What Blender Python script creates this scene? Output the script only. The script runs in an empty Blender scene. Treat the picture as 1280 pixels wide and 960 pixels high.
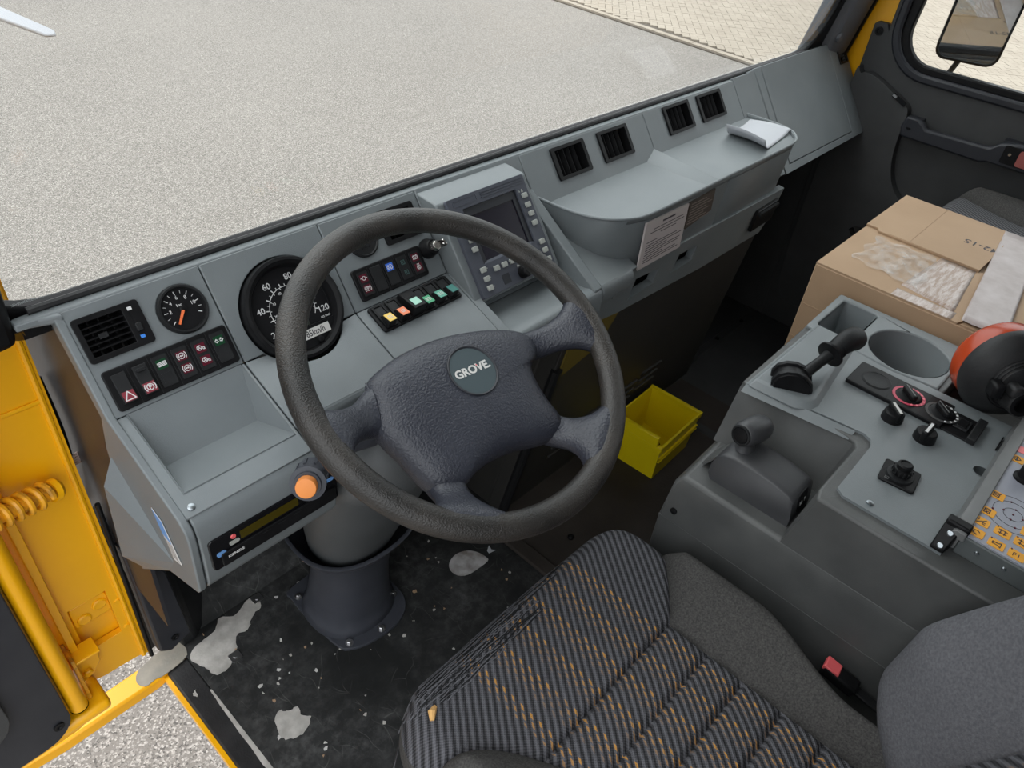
import bpy, bmesh, math, random
from mathutils import Matrix, Vector
random.seed(7)
scene = bpy.context.scene
col = scene.collection
PI = math.pi
# ---------------------------------------------------------------- camera
cam_d = bpy.data.cameras.new('camera'); cam = bpy.data.objects.new('camera', cam_d); col.objects.link(cam)
cam_d.sensor_width = 36.0; cam_d.lens = 26.518; cam_d.clip_start = 0.02; cam_d.clip_end = 200
_r = ((0.68179295, -0.72639509, 0.08665191), (-0.41460249, -0.4812754, -0.77232038), (0.60271316, 0.49063649, -0.62929539))
_cm = Matrix.Identity(4)
for i in range(3):
    _cm[i][0] = _r[0][i]; _cm[i][1] = -_r[1][i]; _cm[i][2] = -_r[2][i]
_cm.translation = (0, 0, 1.4)
cam.matrix_world = _cm
scene.camera = cam
# ---------------------------------------------------------------- world, sun, exposure
w = bpy.data.worlds.new('overcast_sky'); scene.world = w; w.use_nodes = True
wn = w.node_tree; wn.nodes.clear()
bg = wn.nodes.new('ShaderNodeBackground'); wo = wn.nodes.new('ShaderNodeOutputWorld')
bg.inputs[1].default_value = 2.3
# overcast sky: zenith three times as bright as the horizon
wtc = wn.nodes.new('ShaderNodeTexCoord'); wsep = wn.nodes.new('ShaderNodeSeparateXYZ'); wn.links.new(wtc.outputs['Generated'], wsep.inputs[0])
wmr = wn.nodes.new('ShaderNodeMapRange'); wn.links.new(wsep.outputs['Z'], wmr.inputs[0])
wmr.inputs[1].default_value = 0.0; wmr.inputs[2].default_value = 1.0; wmr.inputs[3].default_value = 0.333; wmr.inputs[4].default_value = 1.0
wcm = wn.nodes.new('ShaderNodeVectorMath'); wcm.operation = 'SCALE'; wcm.inputs[0].default_value = (0.94, 0.975, 1.0)
wn.links.new(wmr.outputs[0], wcm.inputs['Scale']); wn.links.new(wcm.outputs[0], bg.inputs[0])
wn.links.new(bg.outputs[0], wo.inputs[0])
sd = bpy.data.lights.new('sun_offscreen', 'SUN'); sd.energy = 0.5; sd.angle = math.radians(40); sd.color = (1, 0.96, 0.9)
sun = bpy.data.objects.new('sun_offscreen', sd); col.objects.link(sun)
sun.rotation_euler = Vector((0.35, -0.55, -1.0)).to_track_quat('-Z', 'Y').to_euler()
vs = scene.view_settings
vs.view_transform = 'Standard'; vs.look = 'None'; vs.gamma = 1.0; vs.use_curve_mapping = False
vs.exposure = 0.68
# ---------------------------------------------------------------- materials
M = {}
def mat(name, c, rough=0.5, c2=None, nscale=40, bump=0.0, bscale=600, metal=0.0, spec=0.5, emit=None, mixpow=0.5, bd=0.001):
    m = bpy.data.materials.new(name); m.use_nodes = True
    nt = m.node_tree; b = nt.nodes['Principled BSDF']
    b.inputs['Base Color'].default_value = (*c, 1); b.inputs['Roughness'].default_value = rough
    b.inputs['Metallic'].default_value = metal; b.inputs['Specular IOR Level'].default_value = spec
    tc = nt.nodes.new('ShaderNodeTexCoord')
    if c2:
        n = nt.nodes.new('ShaderNodeTexNoise'); n.inputs['Scale'].default_value = nscale; n.inputs['Detail'].default_value = 6
        nt.links.new(tc.outputs['Object'], n.inputs['Vector'])
        r = nt.nodes.new('ShaderNodeValToRGB')
        r.color_ramp.elements[0].position = mixpow - 0.15; r.color_ramp.elements[1].position = mixpow + 0.2
        r.color_ramp.elements[0].color = (*c, 1); r.color_ramp.elements[1].color = (*c2, 1)
        nt.links.new(n.outputs['Fac'], r.inputs[0]); nt.links.new(r.outputs[0], b.inputs['Base Color'])
    if bump:
        n2 = nt.nodes.new('ShaderNodeTexNoise'); n2.inputs['Scale'].default_value = bscale; n2.inputs['Detail'].default_value = 3
        nt.links.new(tc.outputs['Object'], n2.inputs['Vector'])
        bp = nt.nodes.new('ShaderNodeBump'); bp.inputs['Strength'].default_value = bump; bp.inputs['Distance'].default_value = bd
        nt.links.new(n2.outputs['Fac'], bp.inputs['Height']); nt.links.new(bp.outputs[0], b.inputs['Normal'])
    if emit:
        b.inputs['Emission Color'].default_value = (*emit[0], 1); b.inputs['Emission Strength'].default_value = emit[1]
    M[name] = m
    return m
mat('dash', (0.145, 0.162, 0.170), 0.42, (0.17, 0.188, 0.195), 9, 0.25, 900)
mat('case_grey', (0.082, 0.092, 0.093), 0.5, (0.10, 0.11, 0.111), 9, 0.25, 900, spec=0.35)
mat('console', (0.062, 0.064, 0.064), 0.40, (0.086, 0.088, 0.087), 12, 0.3, 1200, spec=0.4)
mat('plate', (0.138, 0.154, 0.161), 0.42, (0.16, 0.177, 0.184), 10, 0.25, 900)
mat('black', (0.006, 0.006, 0.0065), 0.42, (0.010, 0.010, 0.011), 60, spec=0.16)
mat('black_gloss', (0.005, 0.005, 0.006), 0.18, spec=0.35)
mat('rubber', (0.014, 0.014, 0.015), 0.55, (0.028, 0.028, 0.029), 25, 0.4, 300, spec=0.35)
mat('soft_black', (0.012, 0.0125, 0.0135), 0.45, (0.018, 0.0185, 0.0195), 40, 0.3, 1500, spec=0.2)
mat('glyph', (0.62, 0.62, 0.62), 0.6)
mat('white_label', (0.55, 0.54, 0.52), 0.6)
mat('label_red', (0.085, 0.006, 0.016), 0.45, spec=0.25)
mat('label_red_light', (0.20, 0.030, 0.042), 0.45, spec=0.25)
mat('label_green', (0.004, 0.045, 0.016), 0.45, spec=0.25)
mat('label_blue', (0.03, 0.13, 0.6), 0.4)
mat('cap_yellow', (0.75, 0.5, 0.10), 0.4)
mat('cap_orange', (0.75, 0.20, 0.08), 0.4)
mat('cap_mint', (0.30, 0.55, 0.44), 0.4)
mat('cap_green', (0.05, 0.30, 0.15), 0.4)
mat('cap_teal', (0.03, 0.15, 0.13), 0.4)
mat('cap_pale', (0.10, 0.32, 0.24), 0.4)
mat('needle', (0.8, 0.17, 0.05), 0.5)
mat('dial', (0.009, 0.009, 0.010), 0.5, spec=0.15)
mat('dim_glyph', (0.04, 0.09, 0.085), 0.5)
mat('chrome', (0.55, 0.53, 0.5), 0.25, metal=1.0)
mat('steel', (0.42, 0.42, 0.43), 0.38, (0.5, 0.5, 0.5), 80, metal=1.0)
mat('screw', (0.33, 0.36, 0.38), 0.35, metal=1.0)
mat('terminal', (0.060, 0.065, 0.083), 0.45, (0.07, 0.076, 0.095), 20, 0.2, 1200, spec=0.35)
mat('screen', (0.008, 0.006, 0.014), 0.25, spec=0.3)
mat('button', (0.33, 0.34, 0.315), 0.5)
mat('rim', (0.010, 0.0092, 0.0084), 0.38, (0.036, 0.031, 0.027), 14, 0.7, 520, spec=0.5, bd=0.0016)
mat('pad', (0.022, 0.024, 0.034), 0.35, (0.032, 0.035, 0.047), 10, 0.7, 360, spec=0.5, bd=0.0020)
mat('emblem', (0.060, 0.080, 0.088), 0.4, spec=0.35)
mat('column', (0.040, 0.043, 0.053), 0.42, (0.050, 0.053, 0.064), 15, 0.25, 700, spec=0.35)
mat('shroud', (0.062, 0.067, 0.070), 0.45, (0.075, 0.08, 0.083), 12, 0.25, 700, spec=0.4)
mat('selector', (0.038, 0.039, 0.042), 0.42, (0.05, 0.051, 0.054), 15, 0.25, 900, spec=0.4)
mat('yellow', (0.95, 0.46, 0.004), 0.3, (0.90, 0.43, 0.004), 6)
mat('yellow_worn', (0.80, 0.36, 0.01), 0.4, (0.05, 0.04, 0.03), 60, mixpow=0.62)
mat('bin_yellow', (0.88, 0.68, 0.006), 0.3, (0.80, 0.62, 0.006), 8)
mat('carton', (0.345, 0.228, 0.138), 0.75, (0.39, 0.263, 0.163), 7, 0.25, 160)
mat('paper', (0.45, 0.46, 0.49), 0.7)
mat('paper_dirty', (0.50, 0.49, 0.49), 0.7, (0.16, 0.13, 0.11), 30, mixpow=0.52)
mat('pink', (0.78, 0.20, 0.24), 0.5)
mat('orange_lens', (0.44, 0.055, 0.014), 0.25, (0.36, 0.042, 0.011), 5)
mat('knob_orange', (0.70, 0.23, 0.045), 0.5)
mat('key_yellow', (0.72, 0.32, 0.010), 0.5)
mat('panel_face', (0.26, 0.27, 0.315), 0.5, (0.285, 0.295, 0.34), 30)
mat('rail', (0.115, 0.118, 0.118), 0.45, (0.15, 0.153, 0.153), 20)
mat('buckle_red', (0.75, 0.12, 0.13), 0.4)
mat('amber', (0.05, 0.038, 0.002), 0.2)
mat('door_trim', (0.040, 0.041, 0.042), 0.55, (0.05, 0.051, 0.052), 14, 0.35, 900, spec=0.35)
mat('pillar_trim', (0.10, 0.104, 0.116), 0.5, (0.115, 0.12, 0.132), 14, 0.3, 900)
mat('trim_blue', (0.020, 0.0215, 0.027), 0.42, (0.026, 0.0275, 0.033), 20, 0.2, 800, spec=0.35)
mat('headliner', (0.40, 0.40, 0.39), 0.9)
mat('sticker_pale', (0.47, 0.42, 0.41), 0.6)
mat('sticker_brown', (0.055, 0.042, 0.033), 0.6)
mat('sticker_blue', (0.12, 0.27, 0.55), 0.5)
mat('ink', (0.05, 0.045, 0.05), 0.7)
mat('ink_pale', (0.22, 0.18, 0.16), 0.7)
mat('mat_brown', (0.036, 0.030, 0.026), 0.75, (0.052, 0.044, 0.038), 10, 0.5, 220, spec=0.25)
mat('mat_grey', (0.028, 0.029, 0.031), 0.7, (0.04, 0.041, 0.043), 10, 0.4, 300)
mat('bare', (0.36, 0.345, 0.32), 0.7, (0.52, 0.50, 0.47), 45, 0.5, 200)
mat('bare_dark', (0.20, 0.19, 0.165), 0.5, (0.30, 0.27, 0.22), 30, 0.4, 150)
mat('wire', (0.35, 0.27, 0.24), 0.5)
mat('mirror', (0.75, 0.76, 0.78), 0.02, metal=1.0)
mat('white_paint', (0.33, 0.34, 0.37), 0.35)
mat('engine_cover', (0.034, 0.033, 0.031), 0.55, (0.042, 0.040, 0.037), 9, 0.2, 700, spec=0.35)
mat('seat_shell', (0.035, 0.036, 0.04), 0.5)
mat('bolster', (0.040, 0.039, 0.038), 0.9, (0.078, 0.075, 0.072), 380, 0.6, 900, spec=0.15)
mat('backrest_cloth', (0.092, 0.092, 0.101), 0.9, (0.135, 0.135, 0.147), 300, 0.6, 800, spec=0.15)

def nodes_of(name):
    m = bpy.data.materials.new(name); m.use_nodes = True; M[name] = m
    nt = m.node_tree
    return nt, nt.nodes['Principled BSDF'], nt.nodes.new('ShaderNodeTexCoord')
def mth(nt, op, a, b=None, clamp=False):
    n = nt.nodes.new('ShaderNodeMath'); n.operation = op; n.use_clamp = clamp
    for i, v in enumerate((a, b)):
        if v is None: continue
        if isinstance(v, (int, float)): n.inputs[i].default_value = v
        else: nt.links.new(v, n.inputs[i])
    return n.outputs[0]
def mixc(nt, f, a, b):
    n = nt.nodes.new('ShaderNodeMix'); n.data_type = 'RGBA'
    if isinstance(f, (int, float)): n.inputs[0].default_value = f
    else: nt.links.new(f, n.inputs[0])
    for s, v in ((6, a), (7, b)):
        if isinstance(v, tuple): n.inputs[s].default_value = (*v, 1)
        else: nt.links.new(v, n.inputs[s])
    return n.outputs[2]
def noise(nt, vec, scale, detail=4, rough=0.5):
    n = nt.nodes.new('ShaderNodeTexNoise'); n.inputs['Scale'].default_value = scale
    n.inputs['Detail'].default_value = detail; n.inputs['Roughness'].default_value = rough
    nt.links.new(vec, n.inputs['Vector']); return n.outputs['Fac']
def bump(nt, b, h, s=0.5, d=0.001):
    n = nt.nodes.new('ShaderNodeBump'); n.inputs['Strength'].default_value = s; n.inputs['Distance'].default_value = d
    nt.links.new(h, n.inputs['Height']); nt.links.new(n.outputs[0], b.inputs['Normal'])
def step(nt, v, lo, hi):
    n = nt.nodes.new('ShaderNodeMapRange'); n.inputs[1].default_value = lo; n.inputs[2].default_value = hi
    nt.links.new(v, n.inputs[0]); return n.outputs[0]

def asphalt_mat():
    nt, b, tc = nodes_of('asphalt'); v = tc.outputs['Object']
    big = noise(nt, v, 0.35, 4); fine = noise(nt, v, 70, 3, 0.7)
    vo = nt.nodes.new('ShaderNodeTexVoronoi'); vo.inputs['Scale'].default_value = 170; nt.links.new(v, vo.inputs['Vector'])
    sep = nt.nodes.new('ShaderNodeSeparateColor'); nt.links.new(vo.outputs['Color'], sep.inputs[0])
    c = mixc(nt, step(nt, big, 0.3, 0.7), (0.160, 0.142, 0.126), (0.198, 0.177, 0.158))
    c = mixc(nt, step(nt, sep.outputs[0], 0.55, 0.95), c, (0.37, 0.337, 0.305))
    c = mixc(nt, step(nt, sep.outputs[1], 0.8, 0.95), c, (0.085, 0.076, 0.068))
    c = mixc(nt, step(nt, fine, 0.62, 0.75), c, (0.075, 0.068, 0.062))
    nt.links.new(c, b.inputs['Base Color']); b.inputs['Roughness'].default_value = 0.9
    bump(nt, b, vo.outputs['Distance'], 0.6, 0.004)
asphalt_mat()
def paver_mat():
    nt, b, tc = nodes_of('paver')
    oi = nt.nodes.new('ShaderNodeObjectInfo'); g = nt.nodes.new('ShaderNodeNewGeometry')
    n1 = noise(nt, g.outputs['Position'], 3.0, 5); n2 = noise(nt, g.outputs['Position'], 60, 3)
    c = mixc(nt, step(nt, n1, 0.3, 0.7), (0.29, 0.245, 0.195), (0.345, 0.297, 0.24))
    c = mixc(nt, step(nt, n2, 0.5, 0.8), c, (0.25, 0.21, 0.17))
    nt.links.new(c, b.inputs['Base Color']); b.inputs['Roughness'].default_value = 0.9
paver_mat()
mat('paver_joint', (0.10, 0.082, 0.066), 0.95)
def floor_mat():
    nt, b, tc = nodes_of('floor_rubber'); v = tc.outputs['Object']
    sm = noise(nt, v, 5, 7, 0.65); fine = noise(nt, v, 150, 5, 0.75); mid = noise(nt, v, 38, 5, 0.7)
    wv = nt.nodes.new('ShaderNodeTexNoise'); wv.inputs['Scale'].default_value = 7; nt.links.new(v, wv.inputs['Vector'])
    wa = nt.nodes.new('ShaderNodeVectorMath'); wa.operation = 'MULTIPLY_ADD'; nt.links.new(wv.outputs['Color'], wa.inputs[0]); wa.inputs[1].default_value = (0.10, 0.10, 0); nt.links.new(v, wa.inputs[2])
    lines = []
    for sc_, rz_, th_ in ((7, 0.5, 0.0045), (11, 1.7, 0.006), (16, 2.6, 0.008)):
        mp = nt.nodes.new('ShaderNodeMapping'); mp.inputs['Rotation'].default_value = (0, 0, rz_); mp.inputs['Scale'].default_value = (1, 0.45, 0.0); nt.links.new(wa.outputs[0], mp.inputs[0])
        vo = nt.nodes.new('ShaderNodeTexVoronoi'); vo.feature = 'DISTANCE_TO_EDGE'; vo.inputs['Scale'].default_value = sc_; nt.links.new(mp.outputs[0], vo.inputs['Vector'])
        lines.append(mth(nt, 'MULTIPLY', step(nt, vo.outputs['Distance'], th_, 0.0), step(nt, noise(nt, v, 6 + sc_, 2), 0.50, 0.62)))
    sc = mth(nt, 'MAXIMUM', mth(nt, 'MAXIMUM', lines[0], lines[1]), lines[2])
    c = mixc(nt, step(nt, sm, 0.32, 0.72), (0.012, 0.0125, 0.0125), (0.030, 0.031, 0.031))
    dust = mth(nt, 'MULTIPLY', step(nt, sm, 0.40, 0.75), step(nt, mid, 0.42, 0.80))
    c = mixc(nt, mth(nt, 'MULTIPLY', dust, 0.85), c, (0.17, 0.17, 0.168))
    c = mixc(nt, mth(nt, 'MULTIPLY', sc, 0.30), c, (0.20, 0.20, 0.19))
    c = mixc(nt, mth(nt, 'MULTIPLY', step(nt, fine, 0.66, 0.78), 0.4), c, (0.2, 0.195, 0.18))
    nt.links.new(c, b.inputs['Base Color']); b.inputs['Roughness'].default_value = 0.6; b.inputs['Specular IOR Level'].default_value = 0.3
    bump(nt, b, mid, 0.4, 0.0015)
floor_mat()
def knit_mat(name, base_a, base_b, orange, o_lo, o_hi):
    """knitted seat cloth: slanting twill ridges with broken orange threads that fade across 4 cm repeats"""
    nt, b, tc = nodes_of(name); v = tc.outputs['Object']
    sx = nt.nodes.new('ShaderNodeSeparateXYZ'); nt.links.new(v, sx.inputs[0]); x, y = sx.outputs[0], sx.outputs[1]
    r = mth(nt, 'SUBTRACT', mth(nt, 'MULTIPLY', x, 0.8), mth(nt, 'MULTIPLY', y, 0.6))
    rid = mth(nt, 'SINE', mth(nt, 'MULTIPLY', r, 2 * PI / 0.0098))
    chk = mth(nt, 'MULTIPLY', mth(nt, 'SINE', mth(nt, 'MULTIPLY', x, 2 * PI / 0.0042)), mth(nt, 'SINE', mth(nt, 'MULTIPLY', y, 2 * PI / 0.0042)))
    h = mth(nt, 'ADD', mth(nt, 'MULTIPLY', rid, 0.68), mth(nt, 'MULTIPLY', chk, 0.42))
    c = mixc(nt, step(nt, h, -0.75, 0.85), base_a, base_b)
    seg = mth(nt, 'LESS_THAN', mth(nt, 'FRACT', mth(nt, 'ADD', mth(nt, 'DIVIDE', x, 0.0076), 50.0)), 0.62)
    g_ = mth(nt, 'FRACT', mth(nt, 'ADD', mth(nt, 'DIVIDE', mth(nt, 'SUBTRACT', x, o_hi), 0.0456), 50.0))
    fade = step(nt, g_, 0.30, 0.98)
    onr = step(nt, rid, 0.45, 0.75)
    band = mth(nt, 'MULTIPLY', mth(nt, 'GREATER_THAN', x, o_lo), mth(nt, 'LESS_THAN', x, o_hi))
    wear = step(nt, noise(nt, v, 14, 3), 0.25, 0.45)
    f = mth(nt, 'MULTIPLY', mth(nt, 'MULTIPLY', seg, onr), mth(nt, 'MULTIPLY', mth(nt, 'MULTIPLY', band, wear), fade))
    c = mixc(nt, mth(nt, 'MULTIPLY', f, 0.9), c, orange)
    nt.links.new(c, b.inputs['Base Color']); b.inputs['Roughness'].default_value = 0.9; b.inputs['Specular IOR Level'].default_value = 0.15
    bump(nt, b, h, 0.8, 0.0015)
knit_mat('knit', (0.020, 0.020, 0.022), (0.125, 0.125, 0.138), (0.52, 0.25, 0.05), -0.135, 0.112)
knit_mat('knit_plain', (0.03, 0.03, 0.032), (0.15, 0.15, 0.16), (0.6, 0.30, 0.05), 5, 6)
def glass_mat():
    nt, b, tc = nodes_of('glass'); nt.nodes.remove(b)
    out = [n for n in nt.nodes if n.type == 'OUTPUT_MATERIAL'][0]
    t = nt.nodes.new('ShaderNodeBsdfTransparent'); t.inputs[0].default_value = (0.95, 0.965, 0.96, 1)
    g = nt.nodes.new('ShaderNodeBsdfGlossy'); g.inputs['Roughness'].default_value = 0.02
    geo = nt.nodes.new('ShaderNodeNewGeometry'); dp = nt.nodes.new('ShaderNodeVectorMath'); dp.operation = 'DOT_PRODUCT'
    nt.links.new(geo.outputs['Normal'], dp.inputs[0]); nt.links.new(geo.outputs['Incoming'], dp.inputs[1])
    sch = mth(nt, 'POWER', mth(nt, 'SUBTRACT', 1.0, mth(nt, 'ABSOLUTE', dp.outputs['Value']), True), 5.0)
    fr = mth(nt, 'ADD', mth(nt, 'MULTIPLY', sch, 0.7), 0.025)      # thin pane: Schlick reflectance on both faces
    mx = nt.nodes.new('ShaderNodeMixShader'); nt.links.new(fr, mx.inputs[0])
    nt.links.new(t.outputs[0], mx.inputs[1]); nt.links.new(g.outputs[0], mx.inputs[2]); nt.links.new(mx.outputs[0], out.inputs[0])
glass_mat()
def film_mat():
    nt, b, tc = nodes_of('clear_film'); nt.nodes.remove(b)
    out = [n for n in nt.nodes if n.type == 'OUTPUT_MATERIAL'][0]
    t = nt.nodes.new('ShaderNodeBsdfTransparent'); d = nt.nodes.new('ShaderNodeBsdfPrincipled')
    d.inputs['Base Color'].default_value = (0.75, 0.74, 0.72, 1); d.inputs['Roughness'].default_value = 0.12
    nz = noise(nt, tc.outputs['Object'], 38, 5, 0.6)
    mx = nt.nodes.new('ShaderNodeMixShader'); nt.links.new(step(nt, nz, 0.30, 1.15), mx.inputs[0])
    nt.links.new(t.outputs[0], mx.inputs[1]); nt.links.new(d.outputs[0], mx.inputs[2]); nt.links.new(mx.outputs[0], out.inputs[0])
    bp = nt.nodes.new('ShaderNodeBump'); bp.inputs['Strength'].default_value = 1.0; bp.inputs['Distance'].default_value = 0.012
    nt.links.new(nz, bp.inputs['Height']); nt.links.new(bp.outputs[0], d.inputs['Normal'])
film_mat()
def tape_mat():
    nt, b, tc = nodes_of('tape'); v = tc.outputs['Object']
    mp = nt.nodes.new('ShaderNodeMapping'); mp.inputs['Scale'].default_value = (30, 160, 1); nt.links.new(v, mp.inputs[0])
    n = noise(nt, mp.outputs[0], 1.0, 6, 0.7)
    c = mixc(nt, step(nt, n, 0.40, 0.62), (0.30, 0.205, 0.15), (0.52, 0.45, 0.42))
    nt.links.new(c, b.inputs['Base Color']); b.inputs['Roughness'].default_value = 0.3
    bump(nt, b, n, 0.5, 0.002)
tape_mat()
mat('tape_white', (0.38, 0.325, 0.31), 0.42, (0.48, 0.43, 0.42), 25, 0.5, 90, spec=0.35)
# ---------------------------------------------------------------- mesh helpers
WM = {}
class MB:
    def __init__(s): s.v = []; s.f = []
    def add(s, vs_, fs):
        o = len(s.v); s.v += [tuple(p) for p in vs_]; s.f += [tuple(i + o for i in f) for f in fs]; return s
    def box(s, x0, x1, y0, y1, z0, z1):
        v = [(x0,y0,z0),(x1,y0,z0),(x1,y1,z0),(x0,y1,z0),(x0,y0,z1),(x1,y0,z1),(x1,y1,z1),(x0,y1,z1)]
        return s.add(v, [(3,2,1,0),(4,5,6,7),(0,1,5,4),(1,2,6,5),(2,3,7,6),(3,0,4,7)])
    def loft(s, rings, cap=True, close=True):
        n = len(rings[0]); v = [p for r in rings for p in r]; f = []
        for i in range(len(rings) - 1):
            for j in range(n if close else n - 1):
                k = (j + 1) % n
                f.append((i*n+j, i*n+k, (i+1)*n+k, (i+1)*n+j))
        if cap: f.append(tuple(reversed(range(n)))); f.append(tuple((len(rings)-1)*n + j for j in range(n)))
        return s.add(v, f)
    def prism(s, poly, z0, z1):
        return s.loft([[(x, y, z0) for x, y in poly], [(x, y, z1) for x, y in poly]])
    def xprism(s, prof, x0, x1):     # (y,z) profile extruded along x
        return s.loft([[(x0, y, z) for y, z in prof], [(x1, y, z) for y, z in prof]])
    def lathe(s, prof, n=32, c=(0,0), cap=True):
        return s.loft([[(c[0]+r*math.cos(2*PI*j/n), c[1]+r*math.sin(2*PI*j/n), z) for j in range(n)] for r, z in prof], cap)
    def tube(s, pts, r, n=10, cap=True):
        pts = [Vector(p) for p in pts]; rs = r if isinstance(r, (list, tuple)) else [r]*len(pts)
        rings = []; up = None
        for i, p in enumerate(pts):
            t = (pts[min(i+1, len(pts)-1)] - pts[max(i-1, 0)]).normalized()
            if up is None:
                up = Vector((0,0,1)) if abs(t.z) < 0.9 else Vector((1,0,0))
            a = (up - t*up.dot(t)).normalized(); b = t.cross(a); up = a
            rings.append([p + (a*math.cos(2*PI*j/n) + b*math.sin(2*PI*j/n))*rs[i] for j in range(n)])
        return s.loft(rings, cap)
    def plate(s, outer, holes, z0, z1):   # slab with through holes
        bm = bmesh.new(); loops = []
        for lp in [outer] + list(holes):
            vv = [bm.verts.new((x, y, z1)) for x, y in lp]
            ee = [bm.edges.new((vv[i], vv[(i+1) % len(vv)])) for i in range(len(vv))]; loops.append((vv, ee))
        bmesh.ops.triangle_fill(bm, edges=[e for _, es in loops for e in es], use_beauty=True, normal=(0, 0, 1))
        bm.verts.index_update(); bm.verts.ensure_lookup_table()
        vs_ = [v.co.copy() for v in bm.verts]; n = len(vs_)
        fs = [[v.index for v in f.verts] for f in bm.faces]
        for f, bf in zip(fs, bm.faces):
            if bf.normal.z < 0: f.reverse()
        allv = [(p.x, p.y, z1) for p in vs_] + [(p.x, p.y, z0) for p in vs_]
        faces = fs + [[i + n for i in reversed(f)] for f in fs]
        for li, (vv, _) in enumerate(loops):
            ids = [v.index for v in vv]
            for i in range(len(ids)):
                a, b = ids[i], ids[(i+1) % len(ids)]
                faces.append((a, a+n, b+n, b))
        bm.free()
        return s.add(allv, faces)
    def build(s, name, m, parent=None, mw=None, bevel=0, seg=2, smooth=35, sub=0, fixn=True):
        me = bpy.data.meshes.new(name); me.from_pydata([tuple(p) for p in s.v], [], [tuple(f) for f in s.f])
        if fixn:
            bm = bmesh.new(); bm.from_mesh(me); bmesh.ops.recalc_face_normals(bm, faces=bm.faces); bm.to_mesh(me); bm.free()
        me.update()
        if smooth:
            me.shade_smooth(); me.set_sharp_from_angle(angle=math.radians(smooth))
        me.materials.append(M[m] if isinstance(m, str) else m)
        o = bpy.data.objects.new(name, me); link(o, parent, mw)
        if bevel:
            b = o.modifiers.new('bevel', 'BEVEL'); b.width = bevel; b.segments = seg; b.limit_method = 'ANGLE'; b.angle_limit = math.radians(35)
        if sub:
            d = o.modifiers.new('sub', 'SUBSURF'); d.levels = sub; d.render_levels = sub
        return o
def link(o, parent=None, mw=None):
    mw = mw or Matrix.Identity(4)
    col.objects.link(o); WM[o.name] = mw
    if parent:
        o.parent = parent; o.matrix_basis = WM[parent.name].inverted() @ mw
    else: o.matrix_basis = mw
def thing(name, label, cat, loc=(0,0,0), mw=None, group=None):
    o = bpy.data.objects.new(name, None); o.empty_display_size = 0.05
    link(o, None, mw or Matrix.Translation(loc)); tag(o, label, cat, group); return o
def tag(o, label=None, cat=None, group=None, kind=None):
    if label: o['label'] = label
    if cat: o['category'] = cat
    if group: o['group'] = group
    if kind: o['kind'] = kind
    return o
def frame(o, x, y, z):
    m = Matrix.Identity(4)
    for i in range(3): m[i][0] = x[i]; m[i][1] = y[i]; m[i][2] = z[i]; m[i][3] = o[i]
    return m
T = Matrix.Translation
def RZ(a): return Matrix.Rotation(a, 4, 'Z')
def RX(a): return Matrix.Rotation(a, 4, 'X')
def RY(a): return Matrix.Rotation(a, 4, 'Y')
def rrect(w_, h_, r, n=4, cx=0, cy=0):
    p = []
    for k, (sx, sy) in enumerate(((1,1),(-1,1),(-1,-1),(1,-1))):
        for i in range(n+1):
            a = PI/2*k + PI/2*i/n
            p.append((cx + sx*(w_/2-r) + r*math.cos(a), cy + sy*(h_/2-r) + r*math.sin(a)))
    return p
def circ(r, n=40, cx=0, cy=0): return [(cx+r*math.cos(2*PI*i/n), cy+r*math.sin(2*PI*i/n)) for i in range(n)]
def rect(x0, x1, y0, y1): return [(x0,y0),(x1,y0),(x1,y1),(x0,y1)]
def text(name, s, size, m, parent, mw, bold=0.0, ext=0.00015, align='CENTER', ax=1.0):
    c = bpy.data.curves.new(name, 'FONT'); c.body = s; c.size = size; c.align_x = align; c.align_y = 'CENTER'
    c.offset = bold; c.extrude = ext; c.resolution_u = 3
    t = bpy.data.objects.new(name + '_tmp', c)
    me = bpy.data.meshes.new_from_object(t); bpy.data.objects.remove(t); bpy.data.curves.remove(c)
    if ax != 1.0:
        for v in me.vertices: v.co.x *= ax
    me.materials.clear(); me.materials.append(M[m]); me.name = name
    o = bpy.data.objects.new(name, me); link(o, parent, mw); return o
def smoothcurve(pts, n=6, closed=False):
    pts = [Vector(p) for p in pts]; out = []; N = len(pts)
    rng = range(N if closed else N-1)
    for i in rng:
        p0 = pts[(i-1) % N] if closed or i > 0 else pts[i]; p1 = pts[i]; p2 = pts[(i+1) % N]
        p3 = pts[(i+2) % N] if closed or i+2 < N else p2
        for k in range(n):
            t = k/n; out.append(0.5*((2*p1)+(-p0+p2)*t+(2*p0-5*p1+4*p2-p3)*t*t+(-p0+3*p1-3*p2+p3)*t**3))
    if not closed: out.append(pts[-1])
    return out
# panel frames: U = upper dash face, L = lower dash face (x right, y up the slope, z out of the face)
aU = math.radians(37); nU = Vector((0, -math.cos(aU), math.sin(aU))); upU = Vector((0, math.sin(aU), math.cos(aU)))
aL = math.radians(69.3); nL = Vector((0, -math.cos(aL), math.sin(aL))); upL = Vector((0, math.sin(aL), math.cos(aL)))
topU = Vector((0, 0.82, 0.887)); topL = Vector((0, 0.74, 0.78)); X1 = Vector((1, 0, 0))
def FU(u=0, t=0, h=0): return frame(Vector((u,0,0)) + topU - upU*t + nU*h, X1, upU, nU)
def FL(u=0, s=0, h=0): return frame(Vector((u,0,0)) + topL - upL*s + nL*h, X1, upL, nL)
# ================================================================ THE SETTING
GZ = -1.1
g = MB().box(-14, 30, -12, 40, GZ - 0.1, GZ).build('ground', 'asphalt', smooth=0); tag(g, 'light grey weathered asphalt yard around the cab', kind='structure')
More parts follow.
